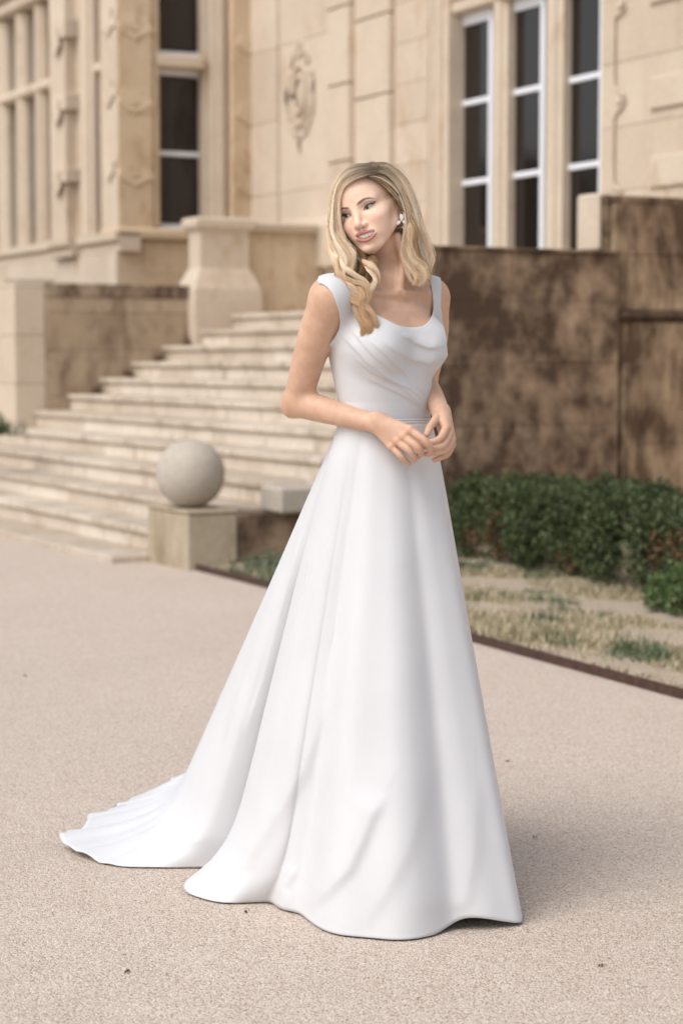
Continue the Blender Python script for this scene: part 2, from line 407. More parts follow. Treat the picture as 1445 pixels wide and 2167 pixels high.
# moulded plinth course on the facade
zp = on_b(640, 462, BF-.2)[1]
bm = bmesh.new(); prism(bm, [(-.14, zp-.5), (-.24, zp-.5), (-.24, zp-.10), (-.21, zp-.05), (-.15, zp), (.1, zp), (.1, zp-.5)], 'y', P3-16, A_RET-16+.0)
mesh_obj('plinth_moulding', bm_mesh('plinth_moulding', bm), M['ash'], house)
# cartouche: oval strapwork frame in relief with scrolls above and below
ca, cz = on_b(636, 200, BF-.125); 
bm = bmesh.new()
def oval(ra, rz, r, seg=40, bpos=0.0, da=0, dz=0, t0=0, t1=2*math.pi):
    n = seg; pts = [(bpos, da+ra*math.cos(t0+(t1-t0)*i/n), dz+rz*math.sin(t0+(t1-t0)*i/n)) for i in range(n+1)]
    tube(bm, pts, r, 6)
oval(.155, .27, .035); oval(.10, .17, .026, bpos=-.02)
bmesh.ops.create_uvsphere(bm, u_segments=16, v_segments=10, radius=1, matrix=Matrix.Translation((0, 0, 0)) @ Matrix.Diagonal((.03, .065, .12, 1)))
for s in (-1, 1):
    for zz, rr in ((.33, .05), (-.33, .045), (.16, .04), (-.16, .045), (0, .03)):
        oval(rr, rr, .020, 14, -.0, s*(.19 if abs(zz) < .3 else .09), zz, 0, 5)
    tube(bm, [(0, s*.20, .22), (-.02, s*.23, .08), (-.02, s*.235, -.08), (0, s*.20, -.24), (0, s*.10, -.36), (0, 0, -.42)], [.012, .022, .026, .024, .02, .012], 6)
    tube(bm, [(0, s*.16, .28), (0, s*.12, .38), (0, s*.03, .44), (0, 0, .50)], [.02, .022, .02, .012], 6)
oval(.055, .06, .02, 16, 0, 0, .44); tube(bm, [(0, 0, -.38), (-.01, .02, -.46), (0, 0, -.55)], [.03, .025, .008], 6)
c = mesh_obj('cartouche', bm_mesh('cartouche', bm, True), M['ash'], house, (-.125, ca-16, cz)); c.scale = (1, 1.3, 1.08)
# raised picture-frame moulding of the scroll wall (right of the window)
bm = bmesh.new()
def Sc(px, py): a, z = on_b(px, py, BF-.02); return (-.018, a-16, z)
line = [(1309, -60), (1309, -8), (1318, 2), (1322, 14), (1316, 24), (1303, 32), (1300, 44), (1299, 180), (1306, 190), (1317, 198), (1322, 212), (1314, 226), (1302, 238), (1298, 256), (1297, 385), (1304, 398), (1316, 404)]
tube(bm, [Sc(*p) for p in line], .012, 6)
for p in ((1309, 10), (1307, 212)):
    a, z = on_b(*p, BF-.02)
    bmesh.ops.create_uvsphere(bm, u_segments=10, v_segments=6, radius=1, matrix=Matrix.Translation((-.01, a-16, z)) @ Matrix.Diagonal((.02, .035, .035, 1)))
mesh_obj('scroll_moulding', bm_mesh('scroll_moulding', bm, True), M['ash'], house)
# raised rustic blocks at the right edge
for (y0, y1) in ((-60, 8), (162, 232), (330, 398)):
    aa, z_a = on_b(1372, y0, BF-.03); _, z_b = on_b(1372, y1, BF-.03)
    blk(house, 'rusticated_block', BF-.03, BF, 9.4, aa, min(z_a, z_b), max(z_a, z_b), M['ash'], .012)

# ---- projecting bay: return face (facing -a) between BBAY and BF
BBAY = on_a(250, 300, A_RET)[0]
def onr(px, py): return on_a(px, py, A_RET)
zs_r = onr(380, 484)[1]                        # sill level
def rblk(name, p0, p1, z0, z1, out, mat, bev=.01, a_in=.35):
    a = A_RET-out; return blk(house, name, on_a(p0, 300, a)[0], on_a(p1, 300, a)[0]-.002, a, A_RET+a_in, z0, z1, mat, bev)
# corner pier, built of stacked stones with carved bands
zb0 = onr(285, 512)[1]; rr = random.Random(5)
course = [zs_r-.06]
ys = [495, 372, 240, 212, 60, 30, -120]
for i in range(len(ys)-1):
    za, zb_ = onr(285, ys[i])[1], onr(285, ys[i+1])[1]
    blk(house, 'pier_stone', BBAY, on_a(323, 300, A_RET)[0], A_RET, A_RET+.50, za+.0015, zb_-.0015, M['ashw'], .006)
def swag(bm, b, a, z, w, h, face):
    """carved leafy pendant: a lobed swag in relief"""
    for s in np.linspace(-1, 1, 7):
        dz = -.7*h*(1-abs(s))**1.2; u = s*w/2
        p = (b+u, a, z+dz) if face == 'a' else (b, a+u, z+dz)
        sc = (.045, .014, .04) if face == 'a' else (.012, .045, .04)
        bmesh.ops.create_uvsphere(bm, u_segments=8, v_segments=6, radius=1, matrix=Matrix.Translation(p) @ Matrix.Diagonal((*sc, 1)))
    for s in (-.5, 0, .5):
        u = s*w; p = (b+u, a, z+.06-h*.5*(1-abs(s))) if face == 'a' else (b, a+u, z+.06-h*.5*(1-abs(s)))
        bmesh.ops.create_uvsphere(bm, u_segments=8, v_segments=6, radius=1, matrix=Matrix.Translation(p) @ Matrix.Diagonal((.026, .018, .03, 1) if face == 'a' else (.016, .026, .03, 1)))
def carved(bpos, apos, z, w, h, face, mat, name='carved_band'):
    bm = bmesh.new(); swag(bm, 0, 0, 0, w, h, face)
    if face == 'a': prism(bm, [(-w/2, -.0), (w/2, -.0), (w/2, .16), (-w/2, .16)], 'y', -.008, .01)
    else: prism(bm, [(-w/2, 0), (w/2, 0), (w/2, .16), (-w/2, .16)], 'x', -.008, .01)
    o = mesh_obj(name, bm_mesh(name, bm, False), mat, house, (bpos-BF, apos-16, z)); return o
bc = (BBAY+on_a(323, 300, A_RET)[0])/2; wc = on_a(323, 300, A_RET)[0]-BBAY
for y in (60, 218, 372): carved(bc, A_RET-.006, onr(285, y)[1], wc-.06, .11, 'a', M['ashw'])
# window on the return face
GA = A_RET+.24
b_w0, b_w1 = on_a(316, 300, GA)[0], on_a(432, 300, GA)[0]
blk(house, 'reveal_moulding', on_a(325, 300, A_RET)[0]+.002, on_a(343, 300, A_RET)[0], A_RET+.05, A_RET+.19, zs_r, ZT, M['ashw'], .02)
zt1 = onr(390, 128)[1]
sash(house, 'window', b_w0, b_w1, zs_r+.0, zt1-.06, [onr(380, 320)[1]], 'a', GA)
sash(house, 'window', b_w0, b_w1, zt1+.06, ZT-.2, [], 'a', GA)
blk(house, 'transom', b_w0-.02, on_a(440, 300, A_RET)[0], A_RET+.02, GA+.03, zt1-.07, zt1+.07, M['ash'], .025)
for p0, p1, out, mt in ((432, 447, -.08, M['ash']), (447, 462, -.02, M['ash']), (462, 480, .03, M['ash']), (480, 490, .0, M['ashw']), (490, 549, .08, M['ashw'])):
    rblk('moulding' if p1 < 488 else 'pier_stone', p0, p1, zs_r-.05, ZT, out, mt, .02)
for y in (95, 245, 395):
    carved((on_a(490, 300, A_RET)[0]+on_a(549, 300, A_RET)[0])/2, A_RET-.09, onr(520, y)[1], .22, .10, 'a', M['ashw'])
# sill course and plinth of the return face
blk(house, 'sill_course', BBAY-.07, on_a(560, 300, A_RET)[0], A_RET-.10, A_RET+.4, zs_r-.13, zs_r-.005, M['ashw'], .03)
course_wall('a', BBAY-.02, BF-.1, .9, zs_r-.135, A_RET-.03, .4, M['ashw'], .42, .7, seed=12)
# ---- bay face (facing -b)
def onb(px, py): return on_b(px, py, BBAY)
def fblk(name, pn, pf, z0, z1, out, mat, bev=.01, depth=.30):
    b = BBAY-out; a_n = max(on_b(pn, 300, b)[0], A_RET+.03); return blk(house, name, b, BBAY+depth, a_n, on_b(pf, 300, b)[0]-.002, z0, z1, mat, bev)
zs_b = onb(230, 494)[1]
ys2 = [484, 350, 330, 205, 185, 60, 40, -100]
for i in range(len(ys2)-1):
    za, zb_ = onb(232, ys2[i])[1], onb(232, ys2[i+1])[1]
    fblk('pier_stone', 253, 215, za+.002 if i else zs_b, zb_-.002, .002+(.02 if i % 2 else 0), M['ash'], .008, .25)
for y in (52, 205, 362):
    carved(BBAY-.02, (onb(250, 300)[0]+onb(215, 300)[0])/2, onb(232, y)[1], .22, .10, 'b', M['ash'])
# narrow light
fblk('moulding', 195, 183, zs_b, ZT, -.02, M['ash'], .02); fblk('moulding', 183, 170, zs_b, ZT, .02, M['ash'], .02); fblk('moulding', 170, 157, zs_b, ZT, -.03, M['ash'], .02)
gb2 = BBAY+.28
sash(house, 'window', on_b(217, 300, gb2)[0]-.12, on_b(193, 300, gb2)[0]+.12, zs_b, ZT-.1, [onb(205, 135)[1]-.04, onb(205, 135)[1]+.9], 'b', gb2)
fblk('transom', 214, 190, onb(204, 148)[1], onb(204, 128)[1], -.04, M['ash'], .02)
# second pilaster
ys3 = [500, 395, 365, 245, 210, 95, 55, -100]
for i in range(len(ys3)-1):
    za, zb_ = onb(120, ys3[i])[1], onb(120, ys3[i+1])[1]
    ex = .10+(.035 if i % 2 else 0)
    b = BBAY-ex; blk(house, 'pier_stone', b, BBAY+.2, on_b(138, 300, b)[0], on_b(106, 300, b)[0], (za if i else zs_b)+.001, zb_-.001, M['ash'], .008)
for y in (95, 245, 395): carved(BBAY-.15, (on_b(138, 300, BBAY-.13)[0]+on_b(106, 300, BBAY-.13)[0])/2, on_b(120, y, BBAY-.13)[1], .20, .10, 'b', M['ash'])
# great window of the bay: mullions and transom
gb3 = BBAY+.30
for p0, p1 in ((118, 84), (76, 44), (36, 2), (-8, -46)):
    sash(house, 'window', on_b(p0, 300, gb3)[0], on_b(p1, 300, gb3)[0], zs_b, onb(40, 200)[1], [], 'b', gb3)
    sash(house, 'window', on_b(p0, 300, gb3)[0], on_b(p1, 300, gb3)[0], onb(40, 188)[1], onb(40, 25)[1], [], 'b', gb3)
for p0, p1 in ((86, 72), (46, 32), (6, -8), (-38,-52)):
    a_n, a_f = on_b(p0, 300, BBAY+.05)[0], on_b(p1, 300, BBAY+.05)[0]
    bm = bmesh.new(); c_ = (a_n+a_f)/2-16; w = (a_f-a_n)/2
    prism(bm, [(.05, c_-w*.5), (.05, c_+w*.5), (.12, c_+w), (.30, c_+w), (.30, c_-w), (.12, c_-w)], 'z', zs_b, onb(40, 20)[1])
    mesh_obj('mullion', bm_mesh('mullion', bm), M['ash'], house, (BBAY-BF, 0, 0))
a_n = on_b(106, 300, BBAY)[0]; a_f = on_b(-60, 300, BBAY)[0]+1.5
zz = onb(50, 192)[1]
blk(house, 'transom', BBAY+.03, BBAY+.30, a_n, a_f, zz-.05, zz+.07, M['ash'], .03)
zz = onb(50, 12)[1]
blk(house, 'window_head', BBAY-.02, BBAY+.3, a_n, a_f, zz, zz+.16, M['ash'], .03); blk(house, 'window_head', BBAY-.10, BBAY+.3, a_n, a_f, zz+.163, ZT, M['ash'], .02)
# sill course and plinth of the bay face
for p_n, p_f, out in ((253, 150, .08), (142, 100, .18), (100, -60, .08)):
    a_n, a_f = max(on_b(p_n, 500, BBAY-out)[0], A_RET-.1), on_b(p_f, 500, BBAY-out)[0]
    if p_f < 0: a_f += 1.5
    bm = bmesh.new(); prism(bm, [(.2, 0), (-out, 0), (-out, -.08), (-out+.05, -.12), (-out+.05, -.20), (.2, -.20)], 'y', a_n-16, a_f-16-.002)
    mesh_obj('sill_course', bm_mesh('sill_course', bm), M['ash'], house, (BBAY-BF, 0, zs_b))
course_wall('b', A_RET-.03, 24.8, .9, zs_b-.205, BBAY-.05, .3, M['ash'], .9, .62, gap=.006, seed=13)
blk(house, 'wall_core', BBAY+.5, BF+2, A_RET+.6, 25, .5, ZT, M['joint'], 0)
blk(house, 'wall_core', BF+.34, BF+1.4, 3.0, 20, -.01, ZT, M['joint'], 0)
course_wall('b', 25.05, 34, .1, ZT, BBAY, .3, M['ash'], .50, 1.4, seed=16); blk(house, 'wall_core', BBAY+.32, BF+2, 25.02, 34, -.01, ZT, M['joint'], 0)

# ---------------- newel pier and parapet at the head of the stairs
A_P = 17.62
np_ = thing('newel_pier', 'moulded stone pier with spreading foot at the top left of the steps', 'pier', (8.2, A_P, 0))
def npz(y): return on_a(480, y, A_P)[1]
pb0, pb1 = on_a(424, 500, A_P)[0], on_a(526, 500, A_P)[0]
zt0 = 1.3
prof = [(.13, zt0), (.13, npz(640)), (.12, npz(612)), (.07, npz(590)), (.03, npz(576)), (.0, npz(566)), (.0, npz(492)), (.03, npz(486)), (.07, npz(480)), (.075, npz(466)), (.05, npz(460))]
bm = bmesh.new(); prev = None
for (e_, z) in prof:
    e_ *= .75
    ring = [bm.verts.new((x-8.2, y-A_P, z)) for x, y in ((pb0-e_, A_P-e_), (pb1+e_, A_P-e_), (pb1+e_, A_P+.28+e_), (pb0-e_, A_P+.28+e_))]
    if prev:
        for i in range(4): bm.faces.new((prev[i], prev[(i+1) % 4], ring[(i+1) % 4], ring[i]))
    else: bm.faces.new(ring[::-1])
    prev = ring
bm.faces.new(prev)
mesh_obj('pier_shaft', bm_mesh('pier_shaft', bm), M['ash'], np_)
pw = thing('parapet_wall', 'plain warm parapet wall with a moulded cap running right from the newel pier', 'wall', (8.9, A_P+.2, 0))
for i in range(3):
    w = (BF-.15-pb1)/3; blk(pw, 'stone', pb1+.02+i*w, pb1+.018+(i+1)*w, A_P+.12, A_P+.45, 1.5, npz(487), M['ashw'], .004)
bm = bmesh.new(); zc0, zc1 = npz(487), npz(466)
prism(bm, [(.16, zc0), (.06, zc0), (.04, zc0+.03), (.03, zc1-.02), (.05, zc1), (.5, zc1), (.5, zc0)], 'x', pb1+.06-8.9, BF-.16-8.9)
mesh_obj('cap', bm_mesh('cap', bm), M['ash'], pw, (0, -.2, 0))

# ---------------- near side of the stairs: ball pedestal, low wall, kerb blocks
cor = gnd(397, 1208); pb, pa = float(cor.dot(VV)), float(cor.dot(UU))
ped = thing('ball_pedestal', 'square mossy stone pedestal under the ball at the foot of the steps', 'pedestal', (pb+.17, pa+.25, 0))
PH = .365; PWb = .335; PWa = .64
blk(ped, 'block', pb, pb+PWb, pa, pa+PWa, -.02, PH-.03, M['mossy'], .012)
blk(ped, 'top_slab', pb-.004, pb+PWb+.004, pa-.004, pa+PWa+.004, PH-.028, PH, M['mossy'], .012)
bctr = at(402, 1001, 0.1)
br = .213
Bc = None
for Y in np.arange(11.5, 13.5, .01):
    p = at(403, 1000, Y)
    if abs(p[2]-(PH+br*.97)) < .01: Bc = p; break
Bc = Bc if Bc is not None else at(403, 1000, 12.4)
bm = bmesh.new(); bmesh.ops.create_uvsphere(bm, u_segments=64, v_segments=40, radius=br)
o = mesh_obj('stone_ball', bm_mesh('stone_ball', bm, True), M['ball'], None, (Bc[0], Bc[1], PH+br*.985))
props(o, 'round grey stone ball resting on the pedestal at the foot of the steps', 'stone ball')
lw = thing('low_side_wall', 'low dark brown wall running back from the ball pedestal', 'wall', (5.6, 11.1, 0))
b = pb+PWb+.006
for L in (.55, .52): 
    blk(lw, 'stone', b, b+L-.003, pa+.06, pa+.40, -.02, PH-.04, M['dark'], .008); b += L
b_b = b
kb = thing('kerb_block', 'pale grey stone block stepping up beside the stairs, half hidden by the dress', 'block', (b_b, 11.1, 0))
k0 = on_a(588, 1030, 11.0)[0]
blk(kb, 'block', k0, k0+.30, 10.98, 11.26, PH-.038, PH+.13, M['ball'], .02)
blk(kb, 'block', k0+.305, k0+.75, 10.95, 11.26, PH-.038, PH+.15, M['ball'], .02)
blk(kb, 'footing', b_b+.002, 6.1, 10.98, 11.26, -.02, PH-.042, M['dark'], .01)

# ---------------- stained retaining walls on the right
A_W = 11.1
rw = thing('stained_retaining_wall', 'tall retaining wall streaked dark brown behind the bride and hedge', 'wall', (7, A_W, 0))
zW = on_a(1120, 527, A_W)[1]; bE = on_a(1310, 600, A_W)[0]
zc = [-.02, .42, .84, 1.26, 1.66, zW-.02]; rr = random.Random(11)
for i in range(5):
    b = 6.2; j = 0
    while b < bE-.01:
        L = rr.uniform(.55, .9) if j else rr.uniform(.3, .6)
        if bE-(b+L) < .25: L = bE-b
        blk(rw, 'stone', b+.001, b+L-.001, A_W+rr.uniform(0, .003), A_W+.4, zc[i]+.001, zc[i+1]-.001, M['dark'], .003); b += L; j += 1
blk(rw, 'coping', 6.18, bE+.0, A_W-.012, A_W+.42, zW-.018, zW+.008, M['dark'], .008)
hw = thing('high_retaining_wall', 'higher stained wall at the right edge with a ledge coloured dark for its shaded underside and a shallow pilaster', 'wall', (8.4, A_W+.02, 0))
bS = on_a(1270, 450, A_W+.10)[0]
zH = on_a(1300, 412, A_W+.10)[1]; zL = on_a(1380, 665, A_W)[1]
M['dark2'] = stone('stained_wall_stone_right', (.38, .275, .18), (.47, .355, .24), (.10, .063, .04), .52, streak=1.2, sscale=2.2)
zc = [zW+.032, (zW+zH)/2+.05, zH-.06]
M['ledge'] = stone('shade_toned_ledge_stone', (.10, .065, .045), (.17, .12, .08), (.035, .022, .016), .5)  # dark colour stands for the shade under the ledge
for z0, z1 in ((zW+.012, (zW+zH)/2), ((zW+zH)/2+.002, zH-.06)):
    blk(hw, 'stone', bS+.034, bE-.002, A_W+.10, A_W+.37, z0, z1, M['dark'], .004)
blk(hw, 'lit_end_stone', bS-.02, bS+.030, A_W+.11, A_W+.36, zW+.012, zH+.012, M['ash'], .018)  # paler stone: the light on this wall end is put into its colour
for (z0, z1) in ((zL+.03, (zL+zH)/2), ((zL+zH)/2+.002, zH-.06)):
    b = bE
    while b < 10.2: blk(hw, 'stone', b+.001, min(b+.8, 10.2)-.001, A_W+.06, A_W+.37, z0, z1-.001, M['dark2'], .004); b += .8
blk(hw, 'coping', bS+.034, 10.2, A_W+.085, A_W+.38, zH-.058, zH, M['dark'], .010)
b = bE+.0
while b < 10.2:
    blk(hw, 'ledge_stone', b+.001, min(b+.7, 10.2)-.001, A_W+.0, A_W+.37, zL-.05, zL+.028, M['ledge'], .03)
    for z0, z1 in ((-.02, .7), (.702, zL-.052)): blk(hw, 'stone', b+.001, min(b+.7, 10.2)-.001, A_W+.03, A_W+.37, z0, z1-.001, M['dark2'], .004)
    b += .7
q0, q1 = on_a(1318, 800, A_W-.0)[0], on_a(1356, 800, A_W-.0)[0]
blk(hw, 'pilaster', q0, q1, A_W-.0, A_W+.028, -.02, on_a(1340, 768, A_W-.0)[1], M['dark2'], .012)
# one mesh under an empty is pointless: fold single child things into the mesh itself at the end

# ---------------- planting
def leaf_cloud(name, centers, sizes, mat, parent=None, seed=1, aspect=.5, up=.35):
    """one small folded leaf (two triangles) at every centre"""
    r = np.random.default_rng(seed); n = len(centers); C = np.asarray(centers); S = np.asarray(sizes).reshape(-1, 1)
    d = r.normal(size=(n, 3)); d[:, 2] += up; d /= np.linalg.norm(d, axis=1, keepdims=True)
    e = np.cross(d, r.normal(size=(n, 3))); e /= np.linalg.norm(e, axis=1, keepdims=True)
    v = np.stack([C-d*S*.5, C+e*S*aspect*.5, C+d*S*.5, C-e*S*aspect*.5], 1).reshape(-1, 3)
    f = np.arange(4*n).reshape(n, 4); me = from_arrays(name, v, f, False); return mesh_obj(name, me, mat, parent)
def shrub(b, a, rb, ra, h, seed, label, dead):
    r = np.random.default_rng(seed)
    t = thing('hedge_shrub', label, 'shrub', (b, a, 0), 'shrubs of the low hedge below the stained wall')
    n = 17000
    th = r.uniform(0, 2*math.pi, n); u = r.uniform(0, 1, n); rad = r.uniform(.55, 1.0, n)**.5
    sx = np.sign(np.cos(th))*np.abs(np.cos(th))**.6*rad; sy = np.sign(np.sin(th))*np.abs(np.sin(th))**.6*rad
    top = h*(1+.05*np.sin(sx*7+seed)+.06*np.sin(sy*9+seed*2)+.05*np.sin(sx*17+sy*13))
    z = top*u**.75
    bulge = 1-.28*(z/h)**4-.22*(1-z/h)**3+.05*np.sin(z*19+th*6+seed)+.04*np.sin(th*11+z*7)
    keep = r.uniform(0, 1, n) < (.25+.75*np.minimum(1, z/.16))
    # upright sprays: clumps
    cl = np.sin(sx*23+seed)*np.sin(sy*21)*np.sin(z*15+sx*9)
    keep &= (cl > -.45) | (rad > .9)
    P = np.stack([sx*rb*bulge, sy*ra*bulge, z+.03], 1)[keep]
    sz = r.uniform(.018, .042, len(P))
    isd = np.zeros(len(P), bool)
    for (dx, dy, dz, dr) in dead: isd |= (np.linalg.norm((P-np.array([dx*rb, dy*ra, dz*h]))/np.array([1, 1, 1.6]), axis=1) < dr) & (r.uniform(0, 1, len(P)) < .7)
    o = leaf_cloud('foliage', P[~isd], sz[~isd], M['leaf'], t, seed, .42, .9); o['kind'] = 'stuff'
    if isd.any():
        o = leaf_cloud('dead_foliage', P[isd], sz[isd], M['deadleaf'], t, seed+1, .42, .2); o['kind'] = 'stuff'
    tw = []; bm = bmesh.new()
    # young shoots standing out of the clipped top
    for i in range(26):
        an = r.uniform(0, 2*math.pi); q = r.uniform(.0, .35); p = Vector((math.cos(an)*q*rb, math.sin(an)*q*ra, 0))
        e2 = Vector((math.cos(an)*rb*r.uniform(.4, .9), math.sin(an)*ra*r.uniform(.4, .9), h*r.uniform(.55, .9)))
        tube(bm, [p, p.lerp(e2, .5)+Vector((0, 0, .05)), e2], [.012, .008, .003], 5)
    mesh_obj('stems', bm_mesh('stems', bm), M['bark'], t)['kind'] = 'stuff'
    n2 = 260; P2 = []; 
    for i in range(n2):
        x, y = r.uniform(-.85, .85)*rb, r.uniform(-.85, .85)*ra; hh = h*(.9+r.uniform(0, .16))
        for k in range(7): P2.append((x+r.normal()*.008, y+r.normal()*.008, hh+k*.007-.02))
    o = leaf_cloud('shoots', P2, r.uniform(.02, .032, len(P2)), M['leaf'], t, seed+2, .3, 2.0); o['kind'] = 'stuff'
shrub(6.72, 10.35, .42, .50, .50, 1, 'dense dark shrub of the hedge nearest the skirt, with rusty dead patches low down', [(-.7, -.5, .42, .12), (-.9, .1, .3, .10), (-.6, -.9, .5, .07)])
shrub(6.62, 9.50, .42, .52, .52, 2, 'second hedge shrub from the skirt, grey green top above bare pale stems', [(-.9, -.6, .15, .09), (-.9, .5, .12, .06)])
shrub(6.55, 8.62, .42, .52, .53, 3, 'third hedge shrub from the skirt, below the shallow pilaster', [(-.8, -.6, .55, .07)])
shrub(6.48, 7.75, .42, .52, .545, 4, 'hedge shrub at the right edge of the photo with one orange dead patch', [(-.85, .5, .55, .09), (-.9, 0, .65, .05)])
shrub(6.42, 6.88, .42, .52, .55, 5, 'hedge shrub cut off by the right edge, behind the bright green bush', [])
# bright small bush in front
r = np.random.default_rng(9); n = 2600
g0 = gnd(1405, 1322); bt = thing('low_green_bush', 'small bright green leafy bush in front of the hedge at the right edge', 'bush', (float(g0.dot(VV))+.2, float(g0.dot(UU))+.05, 0))
d = r.normal(size=(n, 3)); d /= np.linalg.norm(d, axis=1, keepdims=True); rad = r.uniform(.45, 1, (n, 1))**.4
P = d*rad*np.array([.21, .24, .15])*(1+.18*np.sin(d[:, :1]*9)*np.sin(d[:, 1:2]*8+2)); P[:, 2] += .13; P = P[P[:, 2] > .01]
o = leaf_cloud('foliage', P, r.uniform(.018, .034, len(P)), M['bushleaf'], bt, 9, .6, .5); o['kind'] = 'stuff'
bm = bmesh.new()
for i in range(14):
    an = r.uniform(0, 6.28); e2 = Vector((math.cos(an)*.15, math.sin(an)*.16, r.uniform(.1, .22))); tube(bm, [Vector((0, 0, 0)), e2*.5+Vector((0, 0, .03)), e2], [.006, .005, .002], 5)
mesh_obj('stems', bm_mesh('stems', bm), M['bark'], bt)['kind'] = 'stuff'
# grass of the verge
def blades(name, P, H, mat, seed, label=None, w=.004):
    r = np.random.default_rng(seed); n = len(P); an = r.uniform(0, 6.28, n); ln = r.uniform(.1, 1.0, n)
    dx = np.stack([np.cos(an), np.sin(an), np.zeros(n)], 1); lean = np.stack([np.cos(an+1.6)*ln, np.sin(an+1.6)*ln, np.ones(n)], 1)
    H = H.reshape(-1, 1); lean = lean/np.linalg.norm(lean, axis=1, keepdims=True)
    v = np.stack([P-dx*w, P+dx*w, P+lean*H], 1).reshape(-1, 3); f = np.arange(3*n).reshape(n, 3)
    o = mesh_obj(name, from_arrays(name, v, f, False), mat); o['kind'] = 'stuff'; return o
n = 95000; aa = r.uniform(3.5, 11.0, n); ebb = np.interp(aa, [3, 6, 8, 9.5, 10.6, 11.2], [4.55, 4.60, 4.72, 4.78, 4.82, 4.83]); bb = ebb+.025+r.uniform(0, 1, n)*1.85
def patch(sc, k=9):
    out = np.zeros(n)
    for _ in range(k):
        w = r.normal(size=2)*sc; out += np.sin(aa*w[0]+bb*w[1]*1.6+r.uniform(0, 6.28))
    return out/math.sqrt(k/2)
cl = patch(4)+.6*patch(14)+r.normal(size=n)*.5
hh = np.where(cl > .5, .045, .022)*r.uniform(.5, 1.5, n)
P = np.stack([VV[0]*bb+UU[0]*aa, VV[1]*bb+UU[1]*aa, np.full(n, .03)], 1)
k = cl > -.9
gn = (patch(5)+.7*patch(15)+r.normal(size=n)*.3) > 1.75
gn |= (aa > 10.0) & (r.uniform(0, 1, n) < .5)
blades('dry_grass', P[k & ~gn], hh[k & ~gn], M['grass'], 3)
blades('green_grass', P[k & gn], hh[k & gn]*1.35, M['grassg'], 4)
# leafy weeds beside the pedestal
P = []; 
for i in range(420):
    b_, a_ = 4.98+r.uniform(0, 1)**.8*1.2, r.uniform(9.9, 11.0); c_ = BA(b_, a_, .03)
    for j in range(9): P.append((c_.x+r.normal()*.02, c_.y+r.normal()*.02, .03+abs(r.normal())*.035))
M['weed'] = leafmat('weed_leaf', [(.06, .09, .055), (.10, .13, .08), (.15, .18, .11), (.22, .23, .15)])
o = leaf_cloud('weeds', P, r.uniform(.018, .04, len(P)), M['weed'], None, 21, .55, .6); o['kind'] = 'stuff'
# weeds growing out of the stair ends and the clump at the left edge
pl = gnd(12, 925, stepz(5)); 
P = []
for i in range(320):
    P.append((pl[0]-.18+r.normal()*.12, pl[1]+.1+r.normal()*.12, stepz(5)+.01+abs(r.normal())*.02))
P = np.array(P); v_h = r.uniform(.10, .22, len(P))
o = blades('evergreen_clump', P, v_h, M['leaf'], 31, w=.008); del o['kind']; props(o, 'tuft of dark spiky leaves on the steps at the left edge', 'plant')
M['wilt'] = leafmat('wilted_weed', [(.10, .04, .02), (.16, .07, .035), (.07, .045, .02)])
for k in range(7, 12):
    b_, z_ = stepb(k)+TRD-.05, stepz(k)
    q = BA(b_, A_CHK-.06, z_)
    P = np.stack([q.x+r.normal(size=70)*.026, q.y+r.normal(size=70)*.026, z_+np.abs(r.normal(size=70))*.035], 1)
    o = leaf_cloud('corner_weed', P, r.uniform(.02, .04, 70), M['wilt'], None, 40+k, .5, .5)
    props(o, 'wilted reddish weed in the %s corner of the steps along the cheek wall' % ['lowest', 'second lowest', 'middle', 'second highest', 'highest'][k-7], 'weed', 'weeds in the stair corners')
# litter on the drive
for i, (x, y, lb) in enumerate(((1073, 1613, 'tiny dark seed on the drive beside the right edge of the skirt'), (1131, 1776, 'tiny green weed sprig on the drive right of the skirt'), (520, 1933, 'small dark crumb on the drive just below the hem'), (1271, 2046, 'small dark leaf scrap on the drive near the bottom right'), (52, 1432, 'dark speck on the drive far left'), (268, 2060, 'short twig scrap on the drive near the bottom left'))):
    p = gnd(x, y); P = np.array([p])+r.normal(size=(7, 3))*np.array([.004, .004, .001]); P[:, 2] = .004
    o = leaf_cloud('litter', P, np.full(7, .010), M['wilt'] if i != 1 else M['weed'], None, 60+i, .5, 0); props(o, lb, 'litter', 'bits of litter on the drive')
# trees across the park, reflected in the windows
def park_tree(x, y, h, seed, lb):
    r = np.random.default_rng(seed); t = thing('park_tree', lb, 'tree', (x, y, 0), None, 0, False)
    bm = bmesh.new(); tube(bm, [(0, 0, -.1), (.1, 0, h*.3), (0, .1, h*.7)], [.4, .3, .1], 10)
    mesh_obj('trunk', bm_mesh('trunk', bm, True), M['bark'], t)
    C = []
    for i in range(26):
        c = r.normal(size=3)*np.array([h*.2, h*.2, h*.17])+np.array([0, 0, h*.62]); C.append(c+r.normal(size=(230, 3))*h*.06)
    C = np.concatenate(C); o = leaf_cloud('crown', C, np.full(len(C), .45), M['leaf'], t, seed, .7, .2); o['kind'] = 'stuff'
park_tree(-32, 44, 7.5, 1, 'broad dark park tree reflected in the glass of the right window')
park_tree(-46, 48, 9.5, 2, 'tall park tree left of the house seen only in the window reflections')
park_tree(-24, 30, 6, 3, 'smaller round park tree out on the left')

